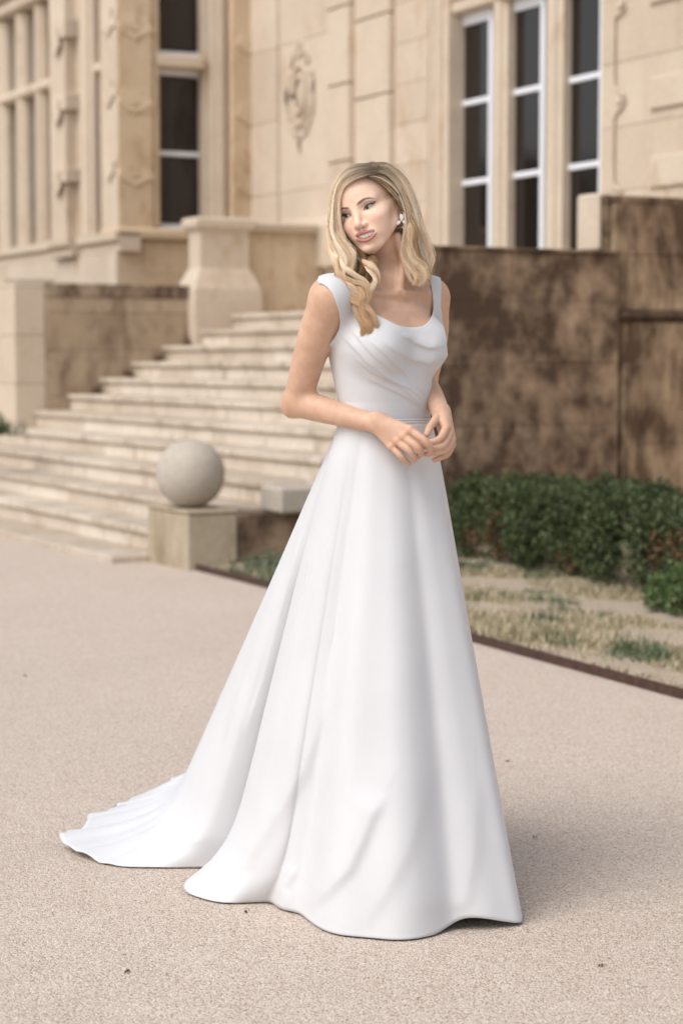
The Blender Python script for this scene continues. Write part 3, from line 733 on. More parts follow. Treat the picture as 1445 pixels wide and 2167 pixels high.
first = bpy.data.objects['park_tree']
for i, (x, y, k, rz, lb) in enumerate(((-58, 62, 1.25, 1.0, 'far park tree left of the first reflected group'), (-70, 40, 1.4, 2.1, 'wide park tree far out across the lawn on the left'), (-40, 78, 1.5, 3.3, 'far tall park tree beyond the left end of the house'), (-52, 90, 1.6, 4.0, 'most distant park tree behind the left end of the house'), (-80, 66, 1.5, 5.2, 'park tree on the far left skyline'), (-30, 66, 1.1, .4, 'park tree standing just past the left end of the house'))):
    t2 = first.copy(); COL.objects.link(t2); t2.location = (x, y, 0); t2.rotation_euler = (0, 0, rz); t2.scale = (k, k, k*.85); t2['label'] = lb
    for ch in first.children:
        c2 = ch.copy(); COL.objects.link(c2); c2.parent = t2
# ============================================================ THE BRIDE
Y0 = 4.62
def P3(px, py, dy=0.0): return at(px, py, Y0+dy)
def smooth1(a, sig, closed=False):
    """gaussian smoothing of rows of a along axis 0"""
    n = int(sig*3)+1; k = np.exp(-.5*(np.arange(-n, n+1)/sig)**2); k /= k.sum()
    pad = np.pad(a, ((n, n), (0, 0)), 'wrap' if closed else 'edge')
    return np.stack([np.convolve(pad[:, i], k, 'valid') for i in range(a.shape[1])], 1)
def resample(pts, n):
    pts = np.asarray(pts, float); d = np.r_[0, np.cumsum(np.linalg.norm(np.diff(pts[:, :3], axis=0), axis=1))]
    t = np.linspace(0, d[-1], n); return np.stack([np.interp(t, d, pts[:, i]) for i in range(pts.shape[1])], 1)
# ---- signed-distance modelling: a list of shapes joined by smooth unions and cuts
class Sdf:
    def __init__(s): s.p = []
    def cap(s, a, b, r1, r2=None, k=.01, op='u'):
        a, b = np.asarray(a, float), np.asarray(b, float); r2 = r1 if r2 is None else r2
        s.p.append((op, 'c', (a, b, r1, r2), k, (a+b)/2, np.linalg.norm(a-b)/2+max(r1, r2)))
    def chain(s, pts, k=.01, op='u'):
        A_ = np.array([p[0] for p in pts], float); r_ = np.array([p[1] for p in pts], float)
        if len(A_) > 2:
            X = np.column_stack([A_, r_]); E = np.vstack([2*X[0]-X[1], X, 2*X[-1]-X[-2]]); out = []
            for i in range(len(X)-1):
                p0, p1, p2, p3 = E[i:i+4]; m1, m2 = (p2-p0)*.5, (p3-p1)*.5
                for t in np.linspace(0, 1, 6, endpoint=False): t2, t3 = t*t, t**3; out.append(p1*(2*t3-3*t2+1)+m1*(t3-2*t2+t)+p2*(3*t2-2*t3)+m2*(t3-t2))
            out.append(X[-1]); out = np.array(out); A_, r_ = out[:, :3], out[:, 3]
        c = (A_.min(0)+A_.max(0))/2
        s.p.append((op, 'h', (A_, r_), k, c, np.linalg.norm(A_-c, axis=1).max()+r_.max()))
    def ell(s, c, r, Rm=None, k=.01, op='u'):
        s.p.append((op, 'e', (np.asarray(c, float), np.asarray(r, float), np.eye(3) if Rm is None else Rm), k, np.asarray(c, float), max(r)))
    def loft(s, secs, L, F, k=.01):
        """secs rows: z, cx, cy, a (along L), b (along F)"""
        secs = np.array(sorted(secs, key=lambda q: q[0])); c = np.array([secs[:, 1].mean(), secs[:, 2].mean(), (secs[0, 0]+secs[-1, 0])/2])
        s.p.append(('u', 'l', (secs, L, F), k, c, (secs[-1, 0]-secs[0, 0])/2+.2))
def ev(kind, a, P):
    if kind == 'c':
        A_, B_, r1, r2 = a; ab = B_-A_; L2 = max(ab.dot(ab), 1e-12); pa = P-A_; t = np.clip(pa@ab/L2, 0, 1)
        return np.sqrt(((pa-t[..., None]*ab)**2).sum(-1))-(r1+(r2-r1)*t)
    if kind == 'h':
        A_, r_ = a; D = None
        for i in range(len(A_)-1):
            e = ev('c', (A_[i], A_[i+1], r_[i], r_[i+1]), P); ks = .0006
            D = e if D is None else comb('u', D, e, ks)
        return D
    if kind == 'e':
        c, r, Rm = a; q = (P-c)@Rm; k0 = np.sqrt(((q/r)**2).sum(-1)); k1 = np.sqrt(((q/(r*r))**2).sum(-1))+1e-9
        return k0*(k0-1)/k1
    if kind == 'l':
        S, L, F = a; z = np.clip(P[..., 2], S[0, 0], S[-1, 0]); v = [np.interp(z, S[:, 0], S[:, i]) for i in range(1, 5)]
        dx, dy = P[..., 0]-v[0], P[..., 1]-v[1]; u = dx*L[0]+dy*L[1]; w = dx*F[0]+dy*F[1]
        k0 = np.sqrt((u/v[2])**2+(w/v[3])**2)+1e-9; k1 = np.sqrt((u/v[2]**2)**2+(w/v[3]**2)**2)+1e-9
        d2 = k0*(k0-1)/k1; dz = np.abs(P[..., 2]-z); return np.where(dz > 0, np.sqrt(np.maximum(d2, 0)**2+dz**2)+np.minimum(d2, 0), d2)
def comb(op, d, e, k):
    if op == 'u': h = np.maximum(k-np.abs(d-e), 0)/k; return np.minimum(d, e)-h*h*k*.25
    e = -e; h = np.maximum(k-np.abs(d-e), 0)/k; return np.maximum(d, e)+h*h*k*.25
def field(prims, P, C=None, rad=0.0):
    """P: (nblocks, m, 3) points; C block centres; rad block radius"""
    D = np.full(P.shape[:-1], .5)
    for op, kind, a, k, c, R_ in prims:
        if C is None: D = comb(op, D, ev(kind, a, P), k); continue
        idx = np.nonzero(np.linalg.norm(C-c, axis=1) < R_+rad+max(k, .01)+.012)[0]
        if len(idx): D[idx] = comb(op, D[idx], ev(kind, a, P[idx]), k)
    return D
import openvdb
def polygonize(prims, lo, hi, h, post=None, margin=.006, offs=0.0):
    lo = np.asarray(lo, float); hi = np.asarray(hi, float); B = 8; nb = np.ceil((hi-lo)/(h*B)).astype(int)
    gx = [lo[i]+(np.arange(nb[i])+.5)*h*B-h*.5 for i in range(3)]
    C = np.stack(np.meshgrid(*gx, indexing='ij'), -1).reshape(-1, 3)
    D0 = field(prims, C[:, None, :])[:, 0]
    near = np.abs(D0-offs) < h*B*.9+margin
    full = np.repeat(np.repeat(np.repeat(np.where(D0 > 0, .05, -.05).reshape(nb).astype(np.float32), B, 0), B, 1), B, 2)
    o = (np.arange(B)-(B-1)/2)*h; off = np.stack(np.meshgrid(o, o, o, indexing='ij'), -1).reshape(-1, 3)
    idx = np.nonzero(near)[0]; view = full.reshape(nb[0], B, nb[1], B, nb[2], B)
    for s in range(0, len(idx), 1500):
        ii = idx[s:s+1500]; P = C[ii][:, None, :]+off[None]
        D = field(prims, P, C[ii], h*B*.87)
        if post is not None: D = post(D, P)
        bi = np.stack(np.unravel_index(ii, nb), 1)
        view[bi[:, 0], :, bi[:, 1], :, bi[:, 2], :] = D.reshape(-1, B, B, B).astype(np.float32)
    g_ = openvdb.FloatGrid(); g_.copyFromArray(full)
    v, t, q = g_.convertToPolygons(isovalue=0.0, adaptivity=0.0)
    v = np.asarray(v)*h+lo; q = np.asarray(q)[:, ::-1].astype(np.int32)
    return v, q

# ---- head placed in the world
HS = .00094                                     # head units: 1 = 1 mm of a standard head, times this scale
psi, roll, nod = R(31), R(20.5), R(3)
Hx = np.array([math.cos(psi), -math.sin(psi), 0]); Hy = np.array([-math.sin(psi), -math.cos(psi), 0]); Hz = np.array([0, 0, 1.])
Hy, Hz = Hy*math.cos(nod)-Hz*math.sin(nod), Hz*math.cos(nod)+Hy*math.sin(nod)
def rolled(v): c, s_ = math.cos(roll), math.sin(roll); return np.array([v[0]*c-v[2]*s_, v[1], v[0]*s_+v[2]*c])
Hx, Hy, Hz = rolled(Hx), rolled(Hy), rolled(Hz)
HO = P3(756.6, 446.5, -.075)
HR = np.stack([Hx, Hy, Hz], 1)                  # columns are the head axes
def hp(x, y, z): return HO+HS*(HR@np.array([x, y, z], float))
def hrot(ax, ay, az): return HR@np.array(Euler((R(ax), R(ay), R(az))).to_matrix())
def to_head(P): return ((P-HO)@HR)/HS
body = Sdf()
def hell(c, r, k=8, op='u', rot=(0, 0, 0)): body.ell(hp(*c), np.array(r)*HS, hrot(*rot), k*HS, op)
def hcap(a, b, r1, r2=None, k=8, op='u'): body.cap(hp(*a), hp(*b), r1*HS, (r1 if r2 is None else r2)*HS, k*HS, op)
def hchain(pts, k=6, op='u'):
    body.chain([(hp(*p[:3]), p[3]*HS) for p in pts], k*HS, op)
hell((0, -82, 28), (67, 88, 74), 1)                      # cranium
hell((0, -38, 30), (59, 47, 50), 20)                     # forehead
hell((0, -40, -28), (54, 50, 61), 22)                    # mid face
for s in (-1, 1):
    hcap((s*50, -60, -54), (s*25-6, -15, -84.5), 12.5, 13, 18)     # jaw
    hell((s*40, -17, -28), (22, 23, 18), 20)                 # raised cheeks
    hcap((s*14, 0, 17), (s*44, -14, 17), 7, 7, 14)           # brow ridge
    hcap((s*52, -34, -18), (s*60, -62, -8), 9, 7, 18)        # cheek bone
hell((-8, -8, -92), (21, 20, 17), 18)                    # chin
hell((-7, 4, -94), (12, 9, 9), 9)
for s in (-1, 1): hell((s*32, -17.5, -50), (20, 20, 27), 18)
hell((0, -4, -60), (30, 19, 17), 16)                     # muzzle over the teeth
for s in (-1, 1):
    hell((s*31, 9, 1), (16, 12, 10.5), 9, 's', (0, 0, -s*14))     # eye sockets
# nose
hchain([(0, 5, 8, 7), (0, 12, -9, 7.6), (0, 19.5, -25, 8.6)], 9)
hell((0, 21, -31), (10, 9, 8.2), 6)
for s in (-1, 1):
    hell((s*11.5, 12.5, -34.5), (7.0, 9, 6.2), 5)
    hell((s*6.4, 16, -41.5), (3.4, 5.0, 3.2), 1.5, 's')
hcap((0, 15, -39), (0, 14, -46), 3.4, 3.6, 5)
# eyelids over the eyeballs, opened by almond cuts
EYE = [(s*31.2, -10.5, 0) for s in (-1, 1)]
for s, e_ in zip((-1, 1), EYE):
    hell(e_, (13.6, 13.4, 13.0), 4)
    hell((e_[0]+s*1, e_[1]+15, -0.6), (14.3, 12, 3.9), 1.2, 's', (0, -s*9, -s*10))
    hell((e_[0]+s*4, e_[1]+14, .6), (11.0, 10, 3.1), 1.0, 's', (0, -s*13, -s*16))
    hchain([(s*19, 3.0, 6.5, .9), (s*27, 5.2, 9.3, 1.0), (s*38, 2.6, 9.0, .9), (s*45, -3.5, 5.5, .7)], 2.2, 's')   # lid crease
# mouth: opening first, then the lips on its rim
up_l = [(-37, -7, -46.5), (-27, 5.6, -50.5), (-13, 13.2, -52.2), (-4.5, 15.8, -51.8), (0, 15.8, -52.6), (4.5, 15.8, -52.0), (13, 13.2, -53.6), (26, 6.0, -54.0), (36.5, -6, -52.5)]
lo_l = [(-37, -7, -47), (-28, 4.6, -57.5), (-15, 11.8, -67.0), (0, 14.6, -72.0), (15, 11.8, -71.0), (28, 4.4, -63.5), (36.5, -6, -53)]
hchain([(-33, -5, -49, 1.8), (-24, 4, -54, 4.0), (-12, 11, -59.3, 6.4), (0, 13, -61.8, 7.2), (12, 11, -61.6, 6.8), (25, 4, -58.6, 4.4), (33, -5, -54.5, 1.8)], 1.5, 's')
hchain([(-30, -8, -51, 3.2), (-13, 2, -58.5, 7.2), (0, 5, -61.5, 8.2), (13, 2, -60.8, 7.2), (31, -8, -56, 3.2)], 1.5, 's')
ur = [.5, 1.6, 2.4, 2.8, 2.5, 2.8, 2.4, 1.6, .5]; lr = [.5, 1.9, 3.1, 3.7, 3.1, 1.9, .5]
hchain([(*p, r) for p, r in zip(up_l, ur)], 3.8); hchain([(*p, r) for p, r in zip(lo_l, lr)], 3.8)
for s in (-1, 1): hcap((s*51, -64, -16), (s*51, -72, -46), 14, 12, 12)
# ears
for s in (-1, 1):
    hell((s*66, -80, -22), (5, 14, 24), 5, 'u', (14, s*14, s*14))
    hchain([(s*66, -68, -14, 2.6), (s*70, -72, 2, 3.0), (s*73, -86, 7, 3.2), (s*73, -96, -6, 3.0), (s*70, -92, -26, 2.8), (s*66, -82, -40, 3.4), (s*64.5, -76, -46, 4.8)], 2.5)
    hell((s*72.5, -80, -12), (4.2, 8, 13), 3, 's', (14, 0, s*10))
# ---- neck, trunk and arms
TAU = R(38); TL = np.array([math.cos(TAU), math.sin(TAU), 0]); TF = np.array([math.sin(TAU), -math.cos(TAU), 0])
nk = len(body.p)
body.cap(P3(820, 618, .030), P3(822, 508, .016), .048, .043, .012)
body.chain([(P3(843, 500, -.030), .0095), (P3(852, 560, -.034), .008), (P3(847, 612, -.049), .005)], .018)
torso = Sdf()
def sec(py, cx, a, b, f=0.0): c = P3(cx, py, 0)+TF*f; return (c[2], c[0], c[1], a, b)
torso.loft([sec(1010, 812, .150, .112), sec(975, 813, .146, .108), sec(930, 814, .130, .097), sec(893, 815, .112, .083), sec(850, 813, .112, .085), sec(800, 810, .121, .091), sec(745, 807, .131, .098), sec(700, 807, .134, .098, .0), sec(660, 808, .134, .088, -.004), sec(632, 809, .12, .072, -.01), sec(606, 812, .085, .058, -.014), sec(590, 815, .05, .05, -.015)], TL, TF)
S1, S2 = P3(699, 629, -.105), P3(910, 629, .105)
torso.cap(P3(816, 604, .02), S1, .050, .043, .035); torso.cap(P3(816, 604, .02), S2, .050, .041, .035)
body.p += torso.p[:]; body.p[len(body.p)-len(torso.p)] = None
BT = Sdf(); BT.loft([sec(1010, 812, .125, .085), sec(940, 814, .120, .085), sec(893, 815, .108, .079), sec(850, 813, .110, .083), sec(800, 810, .119, .089), sec(745, 807, .129, .096), sec(700, 807, .132, .096, .0), sec(660, 808, .132, .087, -.004), sec(632, 809, .118, .071, -.01), sec(606, 812, .085, .058, -.014), sec(590, 815, .05, .05, -.015)], TL, TF)
body.p[body.p.index(None)] = BT.p[0]
for s_, (S_) in ((1, S1), (-1, S2)):             # collar bones
    body.cap(P3(846, 622, -.052) + (TL*-.012 if s_ > 0 else TL*.012), P3(846, 622, -.052)+(S_+TF*.028+np.array([0, 0, .010])-P3(846, 622, -.052))*.72, .0058, .0035, .018)
bust0 = len(torso.p)
mc = P3(808, 729, 0)
for s in (-1, 1): torso.ell(mc+TL*s*.066+TF*.062, (.062, .056, .060), None, .035)
for s in (-1, 1): body.ell(mc+TL*s*.066+TF*.060, (.058, .052, .056), None, .035)
ARM_R = [(S1, .045), (P3(667, 715, -.070), .041), (P3(645, 790, -.035), .0355), (P3(630, 850, -.002), .033)]
body.chain(ARM_R, .022); torso.cap(S1, P3(677, 690, -.08), .045, .043, .022)
body.chain([(P3(629, 850, -.002), .0345), (P3(668, 862, -.035), .0320), (P3(716, 876, -.075), .0272), (P3(762, 888, -.112), .0235), (P3(796, 895, -.135), .0215)], .014)
body.cap(P3(610, 862, .006), P3(615, 869, .002), .0125, .0125, .02)
ARM_L = [(S2, .043), (P3(912, 712, .135), .040), (P3(893, 812, .165), .034)]
body.chain(ARM_L, .022); torso.cap(S2, P3(911, 690, .127), .043, .040, .022); torso.cap(P3(820, 618, .030), P3(821, 560, .022), .048, .045, .012)
body.chain([(P3(893, 812, .160), .033), (P3(905, 828, .08), .031), (P3(921, 850, .0), .0245), (P3(930, 868, -.055), .0205)], .014)
# right hand (image left): wrist, metacarpals, curled fingers
MM = .001
def finger(pts, rs_, k=2.6): body.chain([(P3(*p), r*MM) for p, r in zip(pts, rs_)], k*MM)
for st, kn, dk in (((799, 886, -.140), (867, 909, -.175), 0), ((800, 891, -.141), (853, 922, -.174), 0), ((800, 896, -.139), (840, 933, -.168), 0), ((798, 902, -.135), (828, 944, -.158), 0)):
    body.cap(P3(*st), P3(*kn), .0150, .0098, .012)
for kn in ((868, 909, -.177), (854, 922, -.177), (841, 933, -.171), (829, 944, -.161)): body.ell(P3(*kn), (.0090, .0090, .0090), None, .006)
body.cap(P3(800, 890, -.118), P3(850, 925, -.150), .013, .011, .012)      # palm side
finger([(868, 910, -.176), (897, 931, -.192), (911, 948, -.183), (909, 961, -.168)], [9.4, 8.3, 7.4, 6.5])
finger([(854, 923, -.175), (883, 945, -.190), (890, 958, -.176), (886, 965, -.160)], [9.4, 8.3, 7.5, 6.6])
finger([(841, 934, -.170), (865, 953, -.184), (876, 966, -.173), (877, 973, -.158)], [8.9, 7.8, 7.1, 6.3])
finger([(829, 945, -.160), (846, 963, -.172), (858, 976, -.165), (865, 981, -.154)], [7.9, 6.9, 6.3, 5.6])
finger([(812, 899, -.122), (850, 925, -.128), (882, 938, -.140), (898, 945, -.150)], [12, 9.5, 8.6, 7.2], 6)    # thumb, tucked behind
# left hand
for st, kn in (((931, 870, -.060), (944, 905, -.112)), ((934, 871, -.056), (952, 915, -.105)), ((936, 872, -.052), (956, 928, -.096)), ((937, 873, -.048), (956, 941, -.086))):
    body.cap(P3(*st), P3(*kn), .0145, .0095, .012)
body.cap(P3(930, 878, -.060), P3(938, 915, -.085), .013, .012, .012)
finger([(944, 905, -.114), (933, 925, -.138), (919, 934, -.150), (905, 936, -.154)], [9.2, 8.1, 7.3, 6.4])
finger([(952, 915, -.106), (938, 941, -.136), (920, 946, -.148), (908, 948, -.150)], [9.2, 8.1, 7.3, 6.4])
finger([(956, 928, -.098), (944, 951, -.128), (922, 958, -.141), (902, 961, -.146)], [8.8, 7.8, 7.0, 6.1])
finger([(956, 941, -.088), (948, 960, -.116), (931, 969, -.128), (919, 973, -.132)], [7.8, 6.9, 6.2, 5.5])
finger([(926, 880, -.072), (920, 890, -.098), (909, 905, -.126), (903, 919, -.140)], [11.5, 9.6, 8.4, 7.0], 5)   # thumb
bv, bq = polygonize(body.p, P3(575, 1000, -.32)*[1, 1, 1], [P3(985, 400, 0)[0], Y0+.27, P3(700, 325, 0)[2]], .0017)
me = from_arrays('body', bv, bq)
# skin's own colour: lips, brows, liner, blush; plus shade painted into the nostrils
bvh = to_head(np.asarray(bv)); inh = (np.abs(bvh[:, 0]) < 80) & (bvh[:, 1] > -110) & (bvh[:, 2] > -120) & (bvh[:, 2] < 125)
Q = bvh[inh]
def dchain(pts, Q, r=None):
    D = np.full(len(Q), 1e3)
    for i, (p, q) in enumerate(zip(pts, pts[1:])):
        D = np.minimum(D, ev('c', (np.array(p[:3], float), np.array(q[:3], float), p[3], q[3]), Q))
    return D
def soft(d, w): return np.clip(.5-d/w, 0, 1)
colr = np.zeros((len(bv), 4), np.float32)
_t = Sdf(); _t.chain([(p, r) for p, r in zip(up_l, ur)]); _t.chain([(p, r) for p, r in zip(lo_l, lr)])
dl_ = np.minimum(ev('h', _t.p[0][2], Q), ev('h', _t.p[1][2], Q)); lips = np.clip(1-(dl_-.8)/1.8, 0, 1)*(Q[:, 1] > -9)
mouthin = (soft(dchain([(-33, -6, -50, 3), (-14, 3, -58, 7.5), (0, 6, -61, 8.5), (14, 3, -60.5, 7.5), (34, -6, -55, 3)], Q), 3))*(Q[:, 1] < np.interp(np.abs(Q[:, 0]), [0, 14, 28, 38], [11, 8, 0, -9]))
brow = np.zeros(len(Q)); liner = np.zeros(len(Q)); shade = np.zeros(len(Q))
for s in (-1, 1):
    D = dchain([(s*14, 9, 15.5, 2.6), (s*22, 9, 18.5, 2.8), (s*33, 5, 21.5, 2.3), (s*43, -3, 19.5, 1.4), (s*49, -10, 15.5, .5)], Q*[1, .55, 1]+[0, 0, 0]); 
    D = np.full(len(Q), 1e3); zz = np.interp(s*Q[:, 0], [11, 14, 22, 33, 43, 51], [14.3, 15.3, 18.0, 20.6, 18.6, 13.5]); hw_ = np.interp(s*Q[:, 0], [9, 13, 22, 33, 43, 51, 53], [0, 3.0, 3.4, 2.8, 1.9, .8, -1])
    brow = np.maximum(brow, np.clip((hw_-np.abs(Q[:, 2]-zz))/1.0+.3, 0, 1)*(Q[:, 1] > -30)*(s*Q[:, 0] > 8)*np.interp(s*Q[:, 0], [10, 18], [.45, 1]))
    ex = s*Q[:, 0]; zu = np.interp(ex, [17, 19, 24, 31, 38, 44, 50], [-3.5, -1.2, 2.8, 4.6, 4.6, 3.4, 5.4]); lw = np.interp(ex, [16, 19, 31, 42, 48, 54], [-.5, .9, 1.5, 2.0, 1.5, -.3])
    liner = np.maximum(liner, np.clip((lw-np.abs(Q[:, 2]-zu))/.7+.3, 0, 1)*(Q[:, 1] > -24)*(ex > 15))
    zl = np.interp(ex, [17, 20, 31, 40, 46], [-3.5, -4.0, -5.0, -3.0, 1.5]); liner = np.maximum(liner, .7*np.clip((.8-np.abs(Q[:, 2]-zl))/.7+.3, 0, 1)*(Q[:, 1] > -24)*(ex > 18)*(ex < 46))
    shade = np.maximum(shade, np.exp(-((ex-35)/14)**2-((Q[:, 2]-8)/5.0)**2)*(Q[:, 1] > -26))
blush = sum(np.exp(-((s*Q[:, 0]-44)/17)**2-((Q[:, 2]+28)/16)**2) for s in (-1, 1))*(Q[:, 1] > -60)
tip = np.exp(-((Q[:, 0])/10)**2-((Q[:, 2]+31)/8)**2)*(Q[:, 1] > 10)*.4
nostril_shade = sum(np.exp(-((s*Q[:, 0]-6.4)/3.2)**2-((Q[:, 1]-16)/4)**2-((Q[:, 2]+41)/2.6)**2) for s in (-1, 1))
sel = np.nonzero(inh)[0]
colr[sel, 0] = lips; colr[sel, 1] = np.clip(np.maximum(np.maximum(brow*.84, liner), np.maximum(shade*.46, nostril_shade*.95)), 0, 1); colr[sel, 2] = np.clip(blush*.38+tip*.6, 0, 1)
inner = np.zeros(len(bv)); inner[sel] = mouthin; colr[:, 3] = inner
# blush at knuckles, elbow
kn_pts = np.array([P3(868, 909, -.18), P3(854, 922, -.18), P3(841, 933, -.175), P3(829, 944, -.165), P3(897, 931, -.195), P3(883, 945, -.193), P3(944, 905, -.116), P3(933, 925, -.14), P3(612, 870, .0), P3(909, 962, -.17), P3(886, 965, -.16), P3(905, 936, -.155), P3(902, 961, -.146), P3(919, 973, -.13), P3(876, 973, -.16), P3(865, 981, -.155)])
for p in kn_pts: colr[:, 2] = np.maximum(colr[:, 2], .42*np.exp(-((bv-p)**2).sum(1)/(.010**2)).astype(np.float32))
fac = np.clip((bvh[:, 2]+125)/25, 0, 1)*np.clip((bvh[:, 1]+105)/40, 0, 1)*np.clip((bvh[:, 2]+112+ (bvh[:, 1]+10)*-.55)/14, 0, 1)
me.attributes.new('face', 'FLOAT', 'POINT').data.foreach_set('value', fac.astype(np.float32))
ca_ = me.color_attributes.new('tint', 'FLOAT_COLOR', 'POINT'); ca_.data.foreach_set('color', colr.ravel())
m, nt, bs = mat_new('skin'); M['skin'] = m
at_ = N(nt, 'ShaderNodeVertexColor', layer_name='tint'); sp_ = N(nt, 'ShaderNodeSeparateColor'); nt.links.new(at_.outputs['Color'], sp_.inputs[0])
geo = N(nt, 'ShaderNodeNewGeometry').outputs['Position']; n1 = noise(nt, geo, 35, 4); n2 = noise(nt, geo, 900, 2)
base = ramp(nt, n1, [(.28, (.57, .345, .23)), (.72, (.67, .435, .31))])
fa = N(nt, 'ShaderNodeAttribute', attribute_name='face'); base = mix(nt, fa.outputs['Fac'], base, ramp(nt, n1, [(.3, (.82, .565, .425)), (.7, (.86, .615, .47))]))
base = mix(nt, sp_.outputs[2], base, (.70, .33, .25))
base = mix(nt, sp_.outputs[0], base, (.54, .205, .165))
base = mix(nt, sp_.outputs[1], base, (.085, .045, .030))
base = mix(nt, at_.outputs['Alpha'], base, (.12, .02, .02))
nt.links.new(base, bs.inputs['Base Color']); bs.inputs['Roughness'].default_value = .5; bs.inputs['Specular IOR Level'].default_value = .35
bs.inputs['Subsurface Weight'].default_value = .16; bs.inputs['Subsurface Radius'].default_value = (1, .35, .2); bs.inputs['Subsurface Scale'].default_value = .006
bump(nt, bs, n2, .06, .0006)
fp = gnd(800, 1900)
person = thing('person', 'smiling woman in a white wedding dress, head turned aside and hands joined at the waist', 'person', (P3(815, 1900)[0], Y0, 0), None, 0, False)
PO = Vector(person.location)
def pchild(name, me, mat, parent=person):
    o = bpy.data.objects.new(name, me); link(o, parent)
    if parent is person: me.transform(Matrix.Translation(-PO))
    if mat is not None and not me.materials: me.materials.append(mat)
    return o
pchild('body', me, M['skin'])
# eyes
m, nt, bs = mat_new('eyeball'); tc = N(nt, 'ShaderNodeTexCoord'); ln = N(nt, 'ShaderNodeVectorMath', operation='LENGTH'); ml = N(nt, 'ShaderNodeVectorMath', operation='MULTIPLY'); ml.inputs[1].default_value = (1, 0, 1)
nt.links.new(tc.outputs['Object'], ml.inputs[0]); nt.links.new(ml.outputs[0], ln.inputs[0])
dv = N(nt, 'ShaderNodeMath', operation='DIVIDE'); dv.inputs[1].default_value = 12*HS; nt.links.new(ln.outputs['Value'], dv.inputs[0])
nt.links.new(ramp(nt, dv.outputs[0], [(.0, (.01, .008, .007)), (.19, (.01, .008, .007)), (.22, (.06, .055, .05)), (.42, (.09, .09, .085)), (.47, (.03, .03, .03)), (.53, (.50, .46, .44))]), bs.inputs['Base Color'])
bs.inputs['Roughness'].default_value = .08; bs.inputs['Coat Weight'].default_value = .5
for s, e_ in zip((-1, 1), EYE):
    bm = bmesh.new(); bmesh.ops.create_uvsphere(bm, u_segments=32, v_segments=20, radius=11.9*HS); me = bm_mesh('eye', bm, True); me.materials.append(m)
    o = bpy.data.objects.new('eye', me); link(o, person); o.location = Vector(hp(*e_))-PO
    g_ = HR@np.array([-.36, .93, -.05]); g_ /= np.linalg.norm(g_)
    o.rotation_euler = Vector(g_).to_track_quat('Y', 'Z').to_euler()
    # lashes
    bm = bmesh.new()
    for i in range(26):
        u = i/25; x = s*(20+27*u); zt = np.interp(abs(x), [19, 24, 31, 38, 44, 48], [-1.4, 2.6, 4.4, 4.4, 3.2, 2.6]); y = np.interp(abs(x), [19, 31, 44, 48], [-1.0, 2.4, -3.5, -7])
        L = 3.5+4.5*u; p0 = hp(x, y, zt); p1 = hp(x+s*(1.0+2.0*u)*.6, y+L*.55, zt+L*.15); p2 = hp(x+s*(1.4+3.5*u), y+L*.8, zt+L*.62)
        tube(bm, [Vector(p) - PO for p in (p0, p1, p2)], [.00042, .00034, .00015], 4)
    tube(bm, [Vector(hp(s*a_, b_, c_))-PO for a_, b_, c_ in ((18.5, -2.0, -2.2), (22, .9, 1.6), (27, 2.6, 4.0), (32, 2.9, 4.7), (38, 1.0, 4.5), (43, -2.6, 3.3), (47, -6.6, 2.8), (52, -11, 5.0))], [.00030, .00050, .00062, .00070, .00080, .00085, .00062, .00015], 6)
    o = bpy.data.objects.new('eyelashes', bm_mesh('eyelashes', bm)); link(o, person); M.setdefault('lash', plain('lash', (.02, .012, .01), .6)); o.data.materials.append(M['lash'])
# teeth: upper arch
M['tooth'] = plain('tooth', (.90, .87, .82), .25, .5)
teeth = bpy.data.objects.new('teeth', None); link(teeth, person); teeth.location = Vector(hp(0, 5, -60))-PO
tx = 0
for s in (-1, 1):
    pos = 0
    for i, w in enumerate((9.4, 8.0, 8.6, 7.8, 7.6, 7)):
        c = pos+w/2; pos += w
        ang = c/34.0; R0 = 34; x = s*R0*math.sin(ang)*.98; y = 13.2-(1-math.cos(ang))*R0*1.0
        bm = bmesh.new(); bmesh.ops.create_cube(bm, size=1)
        bmesh.ops.bevel(bm, geom=bm.edges[:], offset=.17, segments=3, affect='EDGES')
        hgt = (13.6, 13.2, 13.2, 12.2, 11, 9)[i]
        Rl = np.array(Euler((0, 0, -s*ang)).to_matrix()); W_ = np.array([w*1.03, 5.5, hgt]); cen = np.array([x, y-2.6, -60.6+(12.6-hgt)*.5-.3+abs(x)*.10+(max(0, -x)*.13)])
        for v in bm.verts:
            q = Rl@(np.array(v.co)*W_)+cen; v.co = Vector(hp(*q))-PO-teeth.location
        o = bpy.data.objects.new('tooth', bm_mesh('tooth', bm, True)); link(o, teeth); o.data.materials.append(M['tooth'])
# ---- bodice: a shell over the trunk, cut at neckline and armholes
def polysdf(X, Y, poly):
    poly = np.array(poly, float); d = np.full(X.shape, 1e9); ins = np.zeros(X.shape, bool); n = len(poly)
    for i in range(n):
        ax, ay = poly[i]; bx, by = poly[(i+1) % n]; ex, ey = bx-ax, by-ay; t = np.clip(((X-ax)*ex+(Y-ay)*ey)/(ex*ex+ey*ey), 0, 1)
        d = np.minimum(d, (X-ax-t*ex)**2+(Y-ay-t*ey)**2)
        c = ((ay > Y) != (by > Y)); ins ^= c & (X < ex*(Y-ay)/(ey if ey else 1e-9)+ax)
    d = np.sqrt(d); return np.where(ins, -d, d)
def proj(P):
    q = P-CAM; w = q@FW; return CX+F_PX*q[..., 0]/w, CY-F_PX*(q@UP)/w
NECK = [(708, 584), (724, 594), (738, 612), (752, 636), (774, 656), (800, 667), (825, 680), (844, 688.5), (865, 692), (888, 691), (903, 684), (912, 671), (916, 652), (915, 625), (911, 600), (909, 584), (909, 500), (708, 500)]
